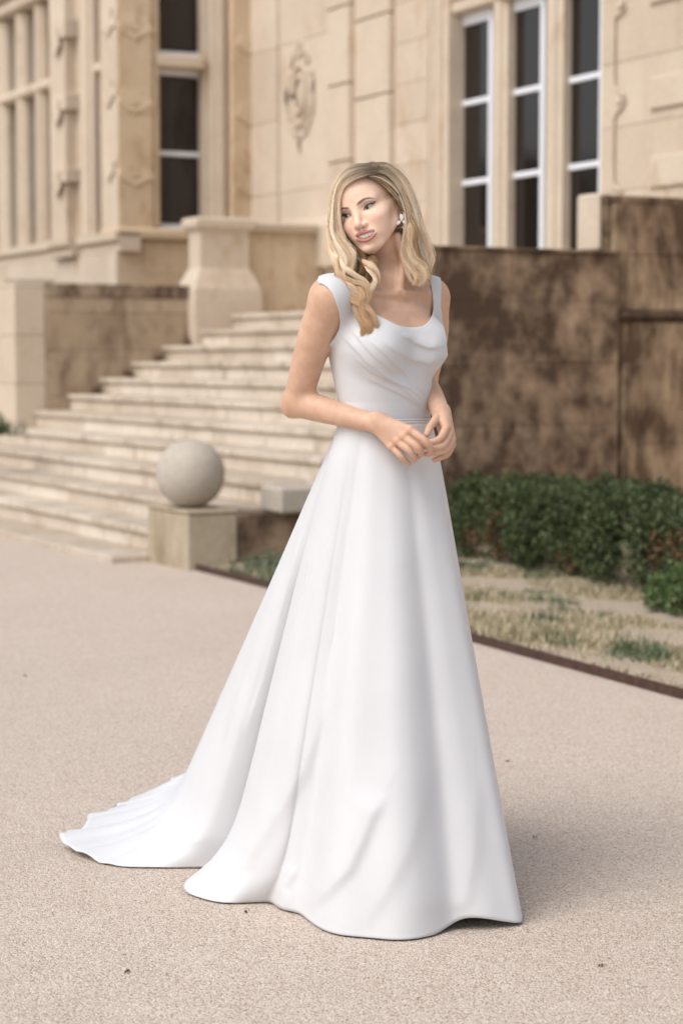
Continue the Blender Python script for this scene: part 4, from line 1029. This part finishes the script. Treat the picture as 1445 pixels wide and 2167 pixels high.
ARMR = [(674, 599), (686, 603), (701, 618), (712, 644), (718.5, 670), (718.5, 691), (711, 709), (697, 728), (687, 737), (600, 775), (560, 740), (560, 520), (682, 545), (677, 578), (671, 592)]
ARML = [(929, 560), (934, 606), (932.5, 647), (937, 682), (944, 712), (952, 800), (1000, 800), (1000, 560)]
FOLDS = [([(722, 706), (750, 736), (775, 764), (812, 792), (860, 826), (908, 868)], 2.6, 6), ([(782, 717), (815, 748), (849, 781), (880, 812), (909, 842)], 3.4, 6), ([(806, 716), (840, 744), (875, 761), (910, 769), (940, 752)], 3.6, 7),
         ([(850, 706), (880, 724), (908, 735), (940, 732)], 3.4, 7), ([(756, 760), (790, 788), (830, 806), (870, 822), (910, 856)], 2.8, 5), ([(770, 795), (817, 818), (860, 838), (905, 868)], 2.2, 6), ([(740, 690), (770, 730), (800, 760), (850, 800)], 2.2, 5)]
def foldh(px, py, folds):
    out = np.zeros(px.shape)
    for pts, amp, w in folds:
        pts = np.array(pts, float); d = np.full(px.shape, 1e9); side = np.zeros(px.shape); tt = np.zeros(px.shape); n = len(pts)-1
        for i in range(n):
            a_, b_ = pts[i], pts[i+1]; e = b_-a_; L2 = e@e; t = np.clip(((px-a_[0])*e[0]+(py-a_[1])*e[1])/L2, 0, 1)
            dx, dy = px-a_[0]-t*e[0], py-a_[1]-t*e[1]; dd = dx*dx+dy*dy; m_ = dd < d
            d = np.where(m_, dd, d); side = np.where(m_, np.sign(e[0]*dy-e[1]*dx), side); tt = np.where(m_, (i+t)/n, tt)
        d = np.sqrt(d); s = d*side; env = np.minimum(1, np.minimum(tt, 1-tt)*5+.15)
        out += amp*env*np.where(s < 0, np.exp(-(s/(w*2.4))**2), np.exp(-(s/(w*.7))**2))
    return out
def roundoff(poly, a, b):
    X = np.array(poly[a:b], float); E = np.vstack([2*X[0]-X[1], X, 2*X[-1]-X[-2]]); out = []
    for i in range(len(X)-1):
        p0, p1, p2, p3 = E[i:i+4]; m1, m2 = (p2-p0)*.5, (p3-p1)*.5
        for t in (0, .25, .5, .75): out.append(tuple(p1*(2*t**3-3*t*t+1)+m1*(t**3-2*t*t+t)+p2*(3*t*t-2*t**3)+m2*(t**3-t*t)))
    return list(poly[:a])+out+[tuple(X[-1])]+list(poly[b:])
NECK = roundoff(NECK, 0, 16); ARMR = roundoff(ARMR, 0, 8)
def bodice_post(D, P):
    px, py = proj(P); front = ((P-mc)@TF) > -.01
    d = D-.0045-np.where(front, foldh(px, py, FOLDS), 0)*.0015
    s = 1/912.
    cut = np.maximum(np.maximum(-polysdf(px, py, NECK)*s, -polysdf(px, py, ARMR)*s), -polysdf(px, py, ARML)*s)
    cut = np.maximum(cut, (P3(815, 903)[2]-P[..., 2]))
    return np.maximum(d, cut)
dv_, dq_ = polygonize(torso.p, P3(640, 925, -.25), [P3(985, 400, 0)[0], Y0+.25, P3(700, 560, 0)[2]], .0019, bodice_post, .014, .004)
# satin crepe
m, nt, bs = mat_new('white_crepe'); M['dress'] = m
geo = N(nt, 'ShaderNodeNewGeometry').outputs['Position']; wv = noise(nt, geo, 1400, 2); big = noise(nt, geo, 7, 3)
nt.links.new(ramp(nt, big, [(.3, (.62, .62, .632)), (.7, (.65, .65, .66))]), bs.inputs['Base Color']); bs.inputs['Roughness'].default_value = .55; bs.inputs['Sheen Weight'].default_value = .25; bs.inputs['Sheen Roughness'].default_value = .4; bs.inputs['Specular IOR Level'].default_value = .35
bump(nt, bs, wv, .05, .0005)
me = from_arrays('dress', dv_, dq_); dress = pchild('dress', me, M['dress'])
# belt
def ringstrip(name, z0, z1, off, mat, par, rim=.0015):
    n = 96; V = []; 
    for i in range(n):
        th = 2*math.pi*i/n
        for z, o_ in ((z0, off-rim), (z0+.001, off), (z1-.001, off), (z1, off-rim)):
            c = P3(815, 893); V.append(c*[1, 1, 0]+TL*math.cos(th)*(.112+o_)+TF*math.sin(th)*(.083+o_)+np.array([0, 0, z]))
    Fc = [(4*i+j, 4*((i+1) % n)+j, 4*((i+1) % n)+j+1, 4*i+j+1) for i in range(n) for j in range(3)]
    me = from_arrays(name, V, Fc); return pchild(name, me, mat, par)
zB = P3(815, 888)[2]
for z0, z1 in ((zB-.0045, zB+.0015), (zB+.003, zB+.0065)):
    o = ringstrip('waist_band', z0-.004, z1-.002, .0085, M['dress'], person)
# ---- skirt
# waist angle | hem px,py,z | break point px,py,z | (world angle: -90 faces the camera, -180 image left)
SK = [(-20, 1104, 1955, .006, .30, 0), (-36, 1075, 1953, .012, .3, 0), (-48, 1030, 1945, .028, .3, 0), (-56, 985, 1940, .034, .3, 0), (-62, 958, 1953, .016, .3, 0), (-68, 925, 1977, .004, .3, 0), (-75, 885, 1991, 0, .3, 0), (-84, 840, 1995, 0, .3, 0),
      (-94, 780, 1989, 0, .3, 0), (-103, 715, 1984, 0, .3, 0), (-109, 680, 1972, 0, .3, 0), (-114, 650, 1950, 0, .3, 0), (-118, 632, 1929, .004, .3, 0), (-121, 612, 1930, .006, .3, 0), (-125, 590, 1925, .003, .3, 0), (-128, 573, 1904, .006, (600, 1840, .10), 0),
      (-132, 550, 1914, 0, (590, 1840, .10), 0), (-137, 522, 1912, 0, (572, 1835, .10), 0), (-142, 494, 1917, 0, (552, 1835, .09), 0), (-147, 455, 1914, 0, (528, 1838, .08), 0), (-152, 412, 1899, .002, (508, 1825, .08), 0), (-156, 384, 1884, .008, (488, 1800, .09), 0),
      (-159, 386, 1872, .016, (486, 1790, .09), 0), (-161.5, 410, 1852, .014, (495, 1785, .07), 0), (-164, 450, 1848, .008, (515, 1780, .06), 0), (-166.5, 520, 1846, .006, (540, 1785, .05), 0), (-168.5, 530, 1838, .006, (530, 1790, .05), 0), (-171, 475, 1838, .004, (500, 1800, .05), 0), (-174, 425, 1837, .002, (468, 1800, .05), 0),
      (-177, 340, 1840, 0, (430, 1798, .05), 0), (-180.5, 255, 1839, 0, (395, 1785, .05), 0), (-184, 190, 1825, .002, (366, 1765, .05), 0), (-188, 128, 1797, .008, (352, 1745, .05), 0), (-192, 136, 1783, .010, (352, 1735, .04), 0), (-197, 180, 1754, .006, (362, 1712, .04), 0), (-203, 236, 1726, .012, (378, 1690, .04), 0),
      (-207, 242, 1714, .018, (392, 1672, .04), 0), (-212, 290, 1704, .008, (410, 1650, .04), 0), (-218, 335, 1692, .006, (430, 1640, .04), 0), (-223, 362, 1672, .010, (450, 1632, .04), 0), (-228, 372, 1664, .014, (470, 1625, .04), 0), (-236, 440, 1650, 0, (520, 1630, .05), 0), (-250, 580, 1650, 0, (640, 1640, .1), 0), (-270, 800, 1690, 0, .3, 0),
      (-295, 950, 1750, 0, .3, 0), (-320, 1050, 1830, 0, .3, 0), (-345, 1092, 1900, 0, .3, 0), (-362, 1104, 1940, 0, .3, 0), (-380, 1104, 1955, .006, .3, 0)]
waist_c = P3(815, 893)
def wpt(th): 
    d = np.array([math.cos(R(th)), math.sin(R(th)), 0]); u, w = d@TL, d@TF; r = 1/math.sqrt((u/.118)**2+(w/.089)**2)
    return waist_c+d*r
rows = []
for (th, px, py, z, brk, _) in SK:
    H = gnd(px, py, z); W = wpt(th)
    d = np.array([math.cos(R(th)), math.sin(R(th)), 0])
    if isinstance(brk, tuple): C = gnd(*brk)
    else: C = H+(W-H)*.16
    rows.append(np.r_[th, W, C, H])
rows = np.array(rows)
NC = 900
# spend columns where the hem is long
hl = np.r_[0, np.cumsum(np.linalg.norm(np.diff(rows[:, 7:10], axis=0), axis=1)+.004*np.abs(np.diff(rows[:, 0])))]
tq = np.linspace(0, hl[-1], NC, endpoint=False)
cols = np.stack([np.interp(tq, hl, rows[:, i]) for i in range(10)], 1)
d_ = cols.copy(); ws = smooth1(cols[:, 4:], 5, True); cols[:, 4:] = ws
cth = cols[:, 0]; cols[:, 1:4] = np.array([wpt(t) for t in cth])
NR = 150; G = np.zeros((NC, NR, 3))
for i in range(NC):
    th, W, C, H = cols[i, 0], cols[i, 1:4], cols[i, 4:7], cols[i, 7:10]
    d = np.array([math.cos(R(th)), math.sin(R(th)), 0])
    hip = W+(C-W)*.10; hip = hip+d*.004; hip[2] = W[2]+(C[2]-W[2])*.10
    pl_ = resample([W, hip, C, H], NR)
    sm = smooth1(pl_, 9); k = np.clip(np.minimum(np.arange(NR), NR-1-np.arange(NR))/14, 0, 1)[:, None]; G[i] = pl_*(1-k)+sm*k
fr = np.linspace(0, 1, NR)[None, :]
# broad flutes that open towards the hem
nrm = np.stack([np.cos(np.radians(cth)), np.sin(np.radians(cth)), np.zeros(NC)], 1)
fl = .0045*np.sin(np.radians((cth+95)*5.0))*np.exp(-((cth+90)/55)**2)+.002*np.sin(np.radians(cth*9.5+20))*np.exp(-((cth+75)/50)**2)+.008*np.sin(np.radians(cth*16))*np.exp(-((cth+172)/14)**2)
amp = np.clip((fr-.12)/.55, 0, 1)**1.3*np.clip((1-fr)/.06, .25, 1)
G += nrm[:, None, :]*(fl[:, None]*amp)[..., None]
# creases drawn by the pull of the train
gp_x, gp_y = proj(G); vis = ((cth < -15) & (cth > -160))[:, None]*np.clip((1-fr)/.03, .0, 1)
SF = [([(640, 1926), (690, 1886), (738, 1836), (764, 1780), (785, 1725), (815, 1680)], .010, 22), ([(505, 1850), (540, 1790), (590, 1715), (640, 1630), (680, 1520), (700, 1380)], .010, 26), ([(612, 1925), (600, 1880), (628, 1835)], .005, 13),
      ([(760, 1960), (815, 1880), (860, 1800), (890, 1700), (905, 1580)], .006, 30), ([(968, 1950), (985, 1890), (1000, 1800), (1005, 1650)], .006, 26), ([(735, 1700), (738, 1500), (735, 1300), (730, 1150)], .002, 24), ([(880, 1500), (885, 1300), (880, 1120)], .002, 30), ([(640, 1560), (690, 1300), (720, 1080)], .0025, 22)]
hh_ = foldh(gp_x, gp_y, SF)*vis
nv = np.array([-.25, -.95, .15]); G += hh_[..., None]*nv
# seam of the back panel
SB = [([(600, 1210), (555, 1330), (505, 1480), (470, 1600)], .006, 9), ([(640, 1120), (610, 1250), (560, 1440), (520, 1560)], .006, 12)]
G += (foldh(gp_x, gp_y, SB)*((cth < -150) & (cth > -190))[:, None])[..., None]*nv
# crumples where the train lies on the ground
flat = np.clip((.10-G[..., 2])/.07, 0, 1)*np.clip((-178-cth)/8, 0, 1)[:, None]*np.clip((cth+240)/8, 0, 1)[:, None]; back = np.clip((-187-cth)/4, 0, 1)[:, None]
rad = np.linalg.norm(G[..., :2]-waist_c[:2], axis=2)
G[..., 2] += flat*(.020*np.abs(np.sin(np.radians(cth*27+rad.mean(1)*60)))[:, None]*np.clip((rad-.55)/.5, 0, 1)+.006*np.abs(np.sin(np.radians(cth*61)))[:, None]+.004*np.sin(rad*34+cth[:, None]*.5))
G[..., :2] += (flat*back*np.clip((fr-.8)/.2, 0, 1)*(.010*np.sin(np.radians(cth*41))+.005*np.sin(np.radians(cth*83)))[:, None])[..., None]*nrm[:, None, :2]
edge = np.clip(1-(1-fr)/.012, 0, 1); G[..., 2] += edge*.003*(np.sin(np.radians(cth*60))[:, None])**2*((cth < -176) & (cth > -235))[:, None]
G[..., 2] = np.maximum(G[..., 2], .004)
V = G.reshape(-1, 3); i0 = np.arange(NC)[:, None]*NR; i1 = ((np.arange(NC)+1) % NC)[:, None]*NR; j = np.arange(NR-1)[None]
q = np.stack([i0+j, i0+j+1, i1+j+1, i1+j], -1).reshape(-1, 4)
me = from_arrays('skirt', V, q); skirt = pchild('skirt', me, M['dress'])
sm_ = skirt.modifiers.new('thickness', 'SOLIDIFY'); sm_.thickness = .0018; sm_.offset = -1
# ============================================================ HAIR
hr = np.random.default_rng(77)
STR = []                                       # every strand: (n, 3) points, root darkness, tone
def spl(pts, n):
    X = np.asarray(pts, float); E = np.vstack([2*X[0]-X[1], X, 2*X[-1]-X[-2]]); t = np.linspace(0, len(X)-1.0001, n); i = t.astype(int); f = (t-i)[:, None]
    p0, p1, p2, p3 = E[i], E[i+1], E[i+2], E[i+3]; m1, m2 = (p2-p0)*.5, (p3-p1)*.5
    return p1*(2*f**3-3*f**2+1)+m1*(f**3-2*f**2+f)+p2*(3*f**2-2*f**3)+m2*(f**3-f**2)
NP_ = 34
def G3(pts): return spl([P3(*p) for p in pts], NP_)
def jit(n, amp): 
    """slow wandering of one strand"""
    t = np.linspace(0, 1, NP_); out = np.zeros((NP_, 3))
    for f in (1.3, 2.7, 5.1): out += np.sin(t[:, None]*f*6.28+hr.uniform(0, 6.28, 3))*hr.normal(size=3)/f
    return out*amp*(2.8 if hr.uniform() < .14 else 1)
def sheet_hair(guides, n, thick, clumps=9, clump=.75, wob=.0018, tone=0.0, root=1.0, cut=0.0):
    Gs = np.array([G3(g_) for g_ in guides]); K = len(Gs)-1
    t = np.linspace(0, 1, NP_)
    coff = hr.normal(size=(clumps*K+1, 3)); cph = hr.uniform(0, 6.28, clumps*K+1)
    for i in range(n):
        w = hr.uniform(0, K); ci = int(round(w*clumps)); wc = ci/clumps
        ct = np.clip(t*1.8, 0, 1)*clump
        ww = np.clip(w+(wc-w)*ct+.035*np.sin(t*9+cph[ci])*t, 0, K-1e-6); j = ww.astype(int); f = (ww-j)[:, None]
        p = Gs[j, np.arange(NP_)]*(1-f)+Gs[j+1, np.arange(NP_)]*f
        th = hr.normal()*thick*(1-.5*ct*.6)
        p = p+np.array([0, 1, 0])*(th+.0050*coff[ci, 1]*np.clip(t*2, 0, 1))[:, None]+jit(n, wob)*(.15+t)[:, None]+np.array([1, 0, 0])*(.0015*coff[ci, 0]*t)[:, None]
        L = 1-cut*hr.uniform(0, 1)**2
        s0 = hr.uniform(-.9, 1.2); p = p+(p[0]-p[2])*max(0, -s0)*.9*np.clip(1-t/.25, 0, 1)[:, None]**2
        if L < 1 or s0 > 0: p = spl(p[int(max(s0, 0)):max(4, int(NP_*L))], NP_)
        STR.append((p, root, tone+hr.normal()*.22+.42*coff[ci, 2]))
def lock(pts, rad, n, twist=.8, flat=.55, tone=0.0, wob=.0014, root=0.0, cut=.12, sub=5):
    g_ = G3(pts); r_ = np.interp(np.linspace(0, 1, NP_), np.linspace(0, 1, len(rad)), rad)
    T = np.gradient(g_, axis=0); T /= np.linalg.norm(T, axis=1, keepdims=True); D = np.tile(np.array([0., 1, 0]), (NP_, 1)); S = np.cross(T, D); S /= np.linalg.norm(S, axis=1, keepdims=True)+1e-9
    sc = hr.uniform(-.75, .75, (sub, 2)); t = np.linspace(0, 1, NP_); stn = hr.normal(size=sub)
    r_ = r_*np.clip(np.linspace(0, 1, NP_)/.22, .12, 1)**.7
    for i in range(n):
        k = hr.integers(sub); a = hr.uniform(0, 6.28); q = math.sqrt(hr.uniform(0, 1))
        u, v = sc[k, 0]+q*math.cos(a)*.45, sc[k, 1]+q*math.sin(a)*.45
        nn = math.hypot(u, v); u, v = (u/nn, v/nn) if nn > 1 else (u, v)
        an = twist*6.28*t; U = u*np.cos(an)-v*np.sin(an); V_ = u*np.sin(an)+v*np.cos(an)
        p = g_+S*(U*r_)[:, None]+D*(V_*r_*flat+.035*np.clip(1-t/.25, 0, 1)**2)[:, None]+jit(1, wob)*(.2+t)[:, None]
        L = 1-cut*hr.uniform(0, 1); s0 = int(NP_*hr.uniform(0, .12))
        p = spl(p[s0:max(s0+4, int(NP_*L))], NP_); STR.append((p, root, tone+.20*hr.normal()+.26*stn[k]))
# near side: from the parting back over the ear and down
Rg = [[(786, 371, -.090), (812, 379, -.085), (832, 396, -.072), (846, 420, -.062), (855, 448, -.058), (858, 475, -.055), (855, 505, -.050), (853, 540, -.046), (859, 574, -.048), (874, 602, -.058)],
      [(785, 362, -.084), (815, 367, -.078), (838, 389, -.066), (854, 420, -.056), (864, 455, -.052), (867, 488, -.050), (864, 520, -.046), (868, 550, -.045), (880, 580, -.052), (884, 609, -.062)],
      [(784, 352, -.072), (818, 355, -.064), (845, 379, -.050), (862, 412, -.040), (874, 448, -.036), (881, 482, -.036), (880, 518, -.036), (889, 550, -.037), (899, 577, -.042), (891, 606, -.052)],
      [(784, 346, -.052), (818, 346, -.042), (846, 366, -.026), (867, 398, -.010), (881, 432, -.006), (889, 466, -.010), (898, 496, -.014), (910, 528, -.020), (909, 556, -.028), (897, 594, -.040)],
      [(788, 345, -.030), (820, 346, -.012), (848, 367, .008), (868, 398, .018), (882, 434, .016), (891, 470, .012), (902, 502, .006), (913, 535, -.002), (907, 566, -.010), (895, 602, -.02)]]
sheet_hair(Rg, 5200, .0050, 10, .75, .0022, .12, 1.0, .12)
sheet_hair([[(x, y, d+.018) for x, y, d in g_] for g_ in Rg], 1300, .006, 6, .5, .002, -.35, 1.0, .15)
# hair behind the neck, shade put into its dark tone
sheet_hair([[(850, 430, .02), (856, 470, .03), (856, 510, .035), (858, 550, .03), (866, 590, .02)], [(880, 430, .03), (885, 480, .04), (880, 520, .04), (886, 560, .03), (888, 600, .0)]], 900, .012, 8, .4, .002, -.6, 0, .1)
# strands combed back from the temple hairline over the top of the ear
sheet_hair([[(792, 373, -.089), (806, 378, -.087), (820, 386, -.080), (834, 398, -.072), (846, 414, -.064)], [(800, 379, -.090), (814, 388, -.086), (826, 400, -.080), (838, 414, -.071), (850, 432, -.062)],
            [(812, 388, -.088), (822, 398, -.084), (832, 411, -.078), (842, 424, -.070), (854, 444, -.060)], [(826, 404, -.082), (832, 413, -.079), (838, 422, -.075), (846, 432, -.068), (855, 450, -.060)]], 900, .0015, 7, .5, .0006, -.35, .8)
# far side: from the parting down beside the face
Lg = [[(788, 369, -.092), (766, 374, -.093), (744, 384, -.088), (728, 398, -.078), (721, 422, -.067), (720, 452, -.060), (722, 480, -.056), (728, 502, -.060), (738, 519, -.070), (750, 536, -.085), (748, 560, -.100), (740, 584, -.112)],
      [(787, 360, -.086), (758, 364, -.086), (731, 377, -.078), (715, 400, -.066), (709, 430, -.057), (708, 462, -.054), (708, 490, -.060), (718, 511, -.072), (732, 529, -.084), (740, 550, -.094), (734, 572, -.104), (736, 596, -.112)],
      [(786, 351, -.072), (752, 354, -.070), (724, 369, -.062), (708, 396, -.050), (702, 430, -.043), (699, 463, -.042), (698, 490, -.048), (704, 515, -.062), (716, 537, -.076), (726, 558, -.088), (722, 580, -.10), (732, 606, -.112)],
      [(786, 346, -.054), (750, 347, -.050), (723, 364, -.040), (708, 393, -.030), (701, 430, -.025), (696, 468, -.026), (694, 495, -.034), (697, 522, -.048), (705, 545, -.062), (712, 565, -.076), (716, 588, -.092), (730, 612, -.108)]]
sheet_hair(Lg, 4200, .0050, 9, .75, .0022, .16, 1.0, .10)
sheet_hair([[(x+3, y, d+.02) for x, y, d in g_] for g_ in Lg], 1000, .006, 6, .5, .002, -.3, 1.0, .1)
# crown and back of the head so nothing is bare from the side
for s_, an in ((1, 0), (1, 1), (1, 2), (1, 3), (1, 4), (1, 5), (1, 6)):
    pass
def hg(pts): return [tuple(p) for p in pts]
def crown(a0, n):
    """strands lying on the skull from the parting back and down to the nape"""
    for i in range(n):
        a = hr.uniform(-1.25, 1.25); st = hr.uniform(0, 1)
        pts = []
        for t in np.linspace(0, 1, 8):
            el = R(66-st*22)-t*R(150)+0; x = math.sin(a*min(1, .35+t*1.1))*70*math.cos(min(abs(t-.45), .5)); yy = -84-92*math.cos(el)*math.cos(a*.75); zz = 28+80*math.sin(el)
            if zz < -45: zz = -45-(t-.8)*150; yy = max(yy, -150)
            pts.append(hp(x, yy, zz))
        p = spl(pts, NP_)+jit(1, .0015); STR.append((p, .8, .18*hr.normal()+.05))
crown(0, 1500)
# ringlets falling over the near shoulder and chest
lock([(744, 556, -.108), (729, 582, -.112), (731, 608, -.118), (748, 630, -.126), (766, 648, -.132), (778, 668, -.136), (783, 690, -.138), (778, 712, -.136), (770, 732, -.130), (776, 746, -.126)], [.014, .019, .022, .020, .016, .017, .018, .013, .007, .002], 2300, .9, .6, .05, cut=.30)
lock([(752, 540, -.085), (768, 552, -.100), (784, 560, -.112), (797, 576, -.118), (799, 594, -.120), (788, 608, -.122), (774, 618, -.126), (764, 636, -.130), (768, 656, -.134), (782, 676, -.137), (790, 692, -.138)], [.010, .014, .016, .014, .012, .013, .014, .013, .013, .012, .006], 1700, 1.1, .6, .08, cut=.14)
lock([(735, 524, -.098), (722, 546, -.104), (727, 572, -.110), (748, 590, -.118), (768, 602, -.126), (774, 624, -.130), (765, 646, -.134), (768, 668, -.137), (774, 692, -.139), (766, 718, -.136), (762, 734, -.130)], [.012, .016, .016, .014, .013, .014, .015, .015, .012, .007, .002], 2000, 1.0, .6, .10, cut=.30)
lock([(699, 500, -.06), (702, 528, -.072), (718, 550, -.086), (732, 568, -.098), (724, 590, -.106), (727, 612, -.116), (741, 634, -.124), (755, 652, -.130), (772, 676, -.134), (788, 700, -.130)], [.009, .013, .014, .012, .013, .014, .012, .010, .010, .004], 1100, .8, .6, .10, cut=.14)
lock([(762, 530, -.035), (771, 545, -.055), (782, 560, -.085), (775, 582, -.095), (757, 600, -.102), (746, 622, -.11)], [.014, .018, .020, .018, .015, .01], 800, .5, .7, -.75)  # dark tone of these three locks paints the shadow behind jaw and chin
lock([(736, 425, .012), (740, 465, .010), (748, 505, .0), (760, 548, -.03), (768, 590, -.06)], [.014, .018, .022, .024, .02], 900, .3, .8, -.8)
lock([(745, 500, -.030), (752, 520, -.040), (764, 545, -.065), (760, 570, -.092), (748, 590, -.10)], [.010, .016, .02, .018, .012], 600, .3, .7, -.9)
# bright curling ends on the near side
lock([(852, 395, -.050), (868, 450, -.056), (878, 485, -.060), (872, 515, -.058), (878, 545, -.058), (897, 567, -.058), (897, 590, -.060), (880, 607, -.066)], [.004, .010, .014, .014, .012, .011, .009, .004], 700, .6, .5, .08)
lock([(858, 440, -.058), (864, 470, -.060), (860, 505, -.058), (861, 538, -.056), (874, 562, -.058), (884, 586, -.060), (874, 606, -.068)], [.004, .009, .013, .014, .012, .010, .004], 700, .6, .5, .06)
lock([(876, 430, -.03), (885, 470, -.034), (898, 508, -.032), (911, 545, -.03), (905, 568, -.035), (902, 590, -.04), (909, 606, -.04)], [.004, .008, .010, .010, .009, .007, .003], 300, .5, .5, .1)
# soft fringe of roots along the forehead
sheet_hair([[(776, 372, -.097), (790, 371, -.094), (808, 376, -.088), (826, 388, -.080), (842, 406, -.070)], [(784, 375, -.096), (798, 379, -.092), (814, 388, -.087), (829, 401, -.080), (843, 420, -.070)], [(806, 386, -.091), (817, 396, -.087), (828, 408, -.081), (838, 420, -.074), (848, 436, -.066)]], 900, .0012, 8, .5, .0006, -.15, .9)
# flyaways
for pts, n in (([(790, 346, -.05), (840, 350, -.03), (872, 400, 0), (890, 450, 0), (902, 500, 0), (918, 545, -.01), (916, 590, -.02), (930, 612, -.03)], 20), ([(786, 350, -.06), (735, 355, -.06), (702, 400, -.05), (694, 450, -.04), (688, 500, -.05), (684, 540, -.06), (692, 580, -.08), (700, 610, -.10)], 18),
               ([(784, 352, -.08), (800, 348, -.08), (825, 356, -.07), (842, 372, -.06), (850, 395, -.06)], 10)):
    g_ = G3(pts)
    for i in range(n):
        t = np.linspace(0, 1, NP_)[:, None]; STR.append((g_+jit(1, .005)*(.1+t)+hr.normal(size=3)*.003, .3, .0))
NFLY = 48
hc = bpy.data.hair_curves.new('hair'); hc.add_curves([NP_]*len(STR))
pos = np.concatenate([s_[0] for s_ in STR]).astype(np.float32)-np.array(PO, dtype=np.float32)
hc.attributes['position'].data.foreach_set('vector', pos.ravel()) if 'position' in hc.attributes else None
rad = np.tile(np.interp(np.linspace(0, 1, NP_), [0, .1, .8, 1], [.00013, .00017, .00016, .00005]), len(STR)).astype(np.float32); rad[-NFLY*NP_:] *= .45
ra = hc.attributes.get('radius') or hc.attributes.new('radius', 'FLOAT', 'POINT'); ra.data.foreach_set('value', rad)
tn = hc.attributes.new('tone', 'FLOAT', 'POINT'); tn.data.foreach_set('value', np.repeat([s_[2] for s_ in STR], NP_).astype(np.float32))
rt = hc.attributes.new('root', 'FLOAT', 'POINT'); rt.data.foreach_set('value', np.concatenate([s_[1]*np.clip(1-np.linspace(0, 1, NP_)/.26, 0, 1) for s_ in STR]).astype(np.float32))
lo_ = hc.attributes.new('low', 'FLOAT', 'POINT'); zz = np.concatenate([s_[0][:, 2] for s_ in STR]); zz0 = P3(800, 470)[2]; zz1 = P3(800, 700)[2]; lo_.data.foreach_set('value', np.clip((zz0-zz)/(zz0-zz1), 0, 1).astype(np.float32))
m = bpy.data.materials.new('blond_hair'); m.use_nodes = True; nt = m.node_tree; nt.nodes.clear(); M['hair'] = m
out = nt.nodes.new('ShaderNodeOutputMaterial'); hb = nt.nodes.new('ShaderNodeBsdfPrincipled'); nt.links.new(hb.outputs[0], out.inputs['Surface'])
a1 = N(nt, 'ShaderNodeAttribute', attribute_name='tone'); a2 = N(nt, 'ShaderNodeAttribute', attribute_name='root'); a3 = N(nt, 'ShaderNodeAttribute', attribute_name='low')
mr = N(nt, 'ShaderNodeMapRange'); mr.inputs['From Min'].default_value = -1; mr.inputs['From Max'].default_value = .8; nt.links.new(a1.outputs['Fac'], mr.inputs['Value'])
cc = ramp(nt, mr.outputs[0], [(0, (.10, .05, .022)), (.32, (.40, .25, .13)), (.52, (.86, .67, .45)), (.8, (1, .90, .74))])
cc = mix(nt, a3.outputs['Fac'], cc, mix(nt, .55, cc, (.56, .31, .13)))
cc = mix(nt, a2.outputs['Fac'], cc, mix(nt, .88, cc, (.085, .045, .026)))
nt.links.new(cc, hb.inputs['Base Color']); hb.inputs['Roughness'].default_value = .42; hb.inputs['Specular IOR Level'].default_value = .55; hb.inputs['Specular Tint'].default_value = (1, .82, .62, 1)
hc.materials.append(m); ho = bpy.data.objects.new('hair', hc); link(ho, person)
# dark scalp under the strands
capm = plain('scalp', (.20, .12, .065), .8, .1, 0, .2)
n_u, n_v = 48, 30; V = []; 
for i in range(n_v+1):
    for j in range(n_u):
        th = 2*math.pi*j/n_u; ph = math.pi*i/n_v; V.append(hp(69.5*math.sin(ph)*math.cos(th), -82+90.5*math.sin(ph)*math.sin(th), 28+76.5*math.cos(ph)))
Fc = []
for i in range(n_v):
    for j in range(n_u):
        a, b, c_, d = i*n_u+j, i*n_u+(j+1) % n_u, (i+1)*n_u+(j+1) % n_u, (i+1)*n_u+j
        cen = to_head((V[a]+V[c_])/2)
        # keep what lies behind the hairline
        if cen[1] < -22+max(0, cen[2]-62)*1.1-max(0, 66-cen[2])*.9 and cen[2] > -40 and not (abs(cen[0]) > 50 and cen[1] > -95 and cen[2] < 12): Fc.append((a, b, c_, d))
me = from_arrays('scalp', V, Fc); o = pchild('scalp', me, capm)
# earring: three pearly petals
M['petal'] = plain('petal', (.80, .77, .74), .3, .6)
ep_ = Vector(hp(71, -72, -46)); ear = bpy.data.objects.new('earring', None); link(ear, person)
def E3(px, py, o_=0): return Vector(at(px, py, ep_.y-.010+o_))
ear.location = E3(849, 464)-PO
for (px, py, rx, rz, an) in ((849.5, 458.5, 4.4, 6.2, 0), (843.0, 470.5, 3.5, 5.6, -48), (856.0, 469.5, 3.5, 5.8, 68)):
    bm = bmesh.new(); bmesh.ops.create_uvsphere(bm, u_segments=20, v_segments=12, radius=1)
    bmesh.ops.transform(bm, matrix=Matrix.Rotation(R(-an), 4, 'Y') @ Matrix.Diagonal((rx/912, .0016, rz/912, 1)), verts=bm.verts[:])
    o = bpy.data.objects.new('petal', bm_mesh('petal', bm, True)); link(o, ear); o.data.materials.append(M['petal']); o.location = E3(px, py)-PO-ear.location; o.rotation_euler = (0, 0, R(-12))
bm = bmesh.new(); bmesh.ops.create_uvsphere(bm, u_segments=12, v_segments=8, radius=.0022); o = bpy.data.objects.new('stud', bm_mesh('stud', bm, True)); link(o, ear); o.data.materials.append(M['petal']); o.location = E3(849.5, 465.5, -.002)-PO-ear.location
# single mesh under an empty: make the mesh itself the top-level thing
for o in list(COL.objects):
    if o.type == 'EMPTY' and o.parent is None and len(o.children) == 1:
        c = o.children[0]; mw = o.matrix_basis @ c.matrix_basis; nm = o.name; pr = {k: o[k] for k in ('label', 'category', 'group', 'kind') if k in o}
        kids = list(c.children)
        bpy.data.objects.remove(o); c.parent = None; c.matrix_basis = mw; c.name = nm
        for k, v in pr.items(): c[k] = v
        if 'kind' in c and c['kind'] == 'stuff' and 'category' in c: del c['kind']
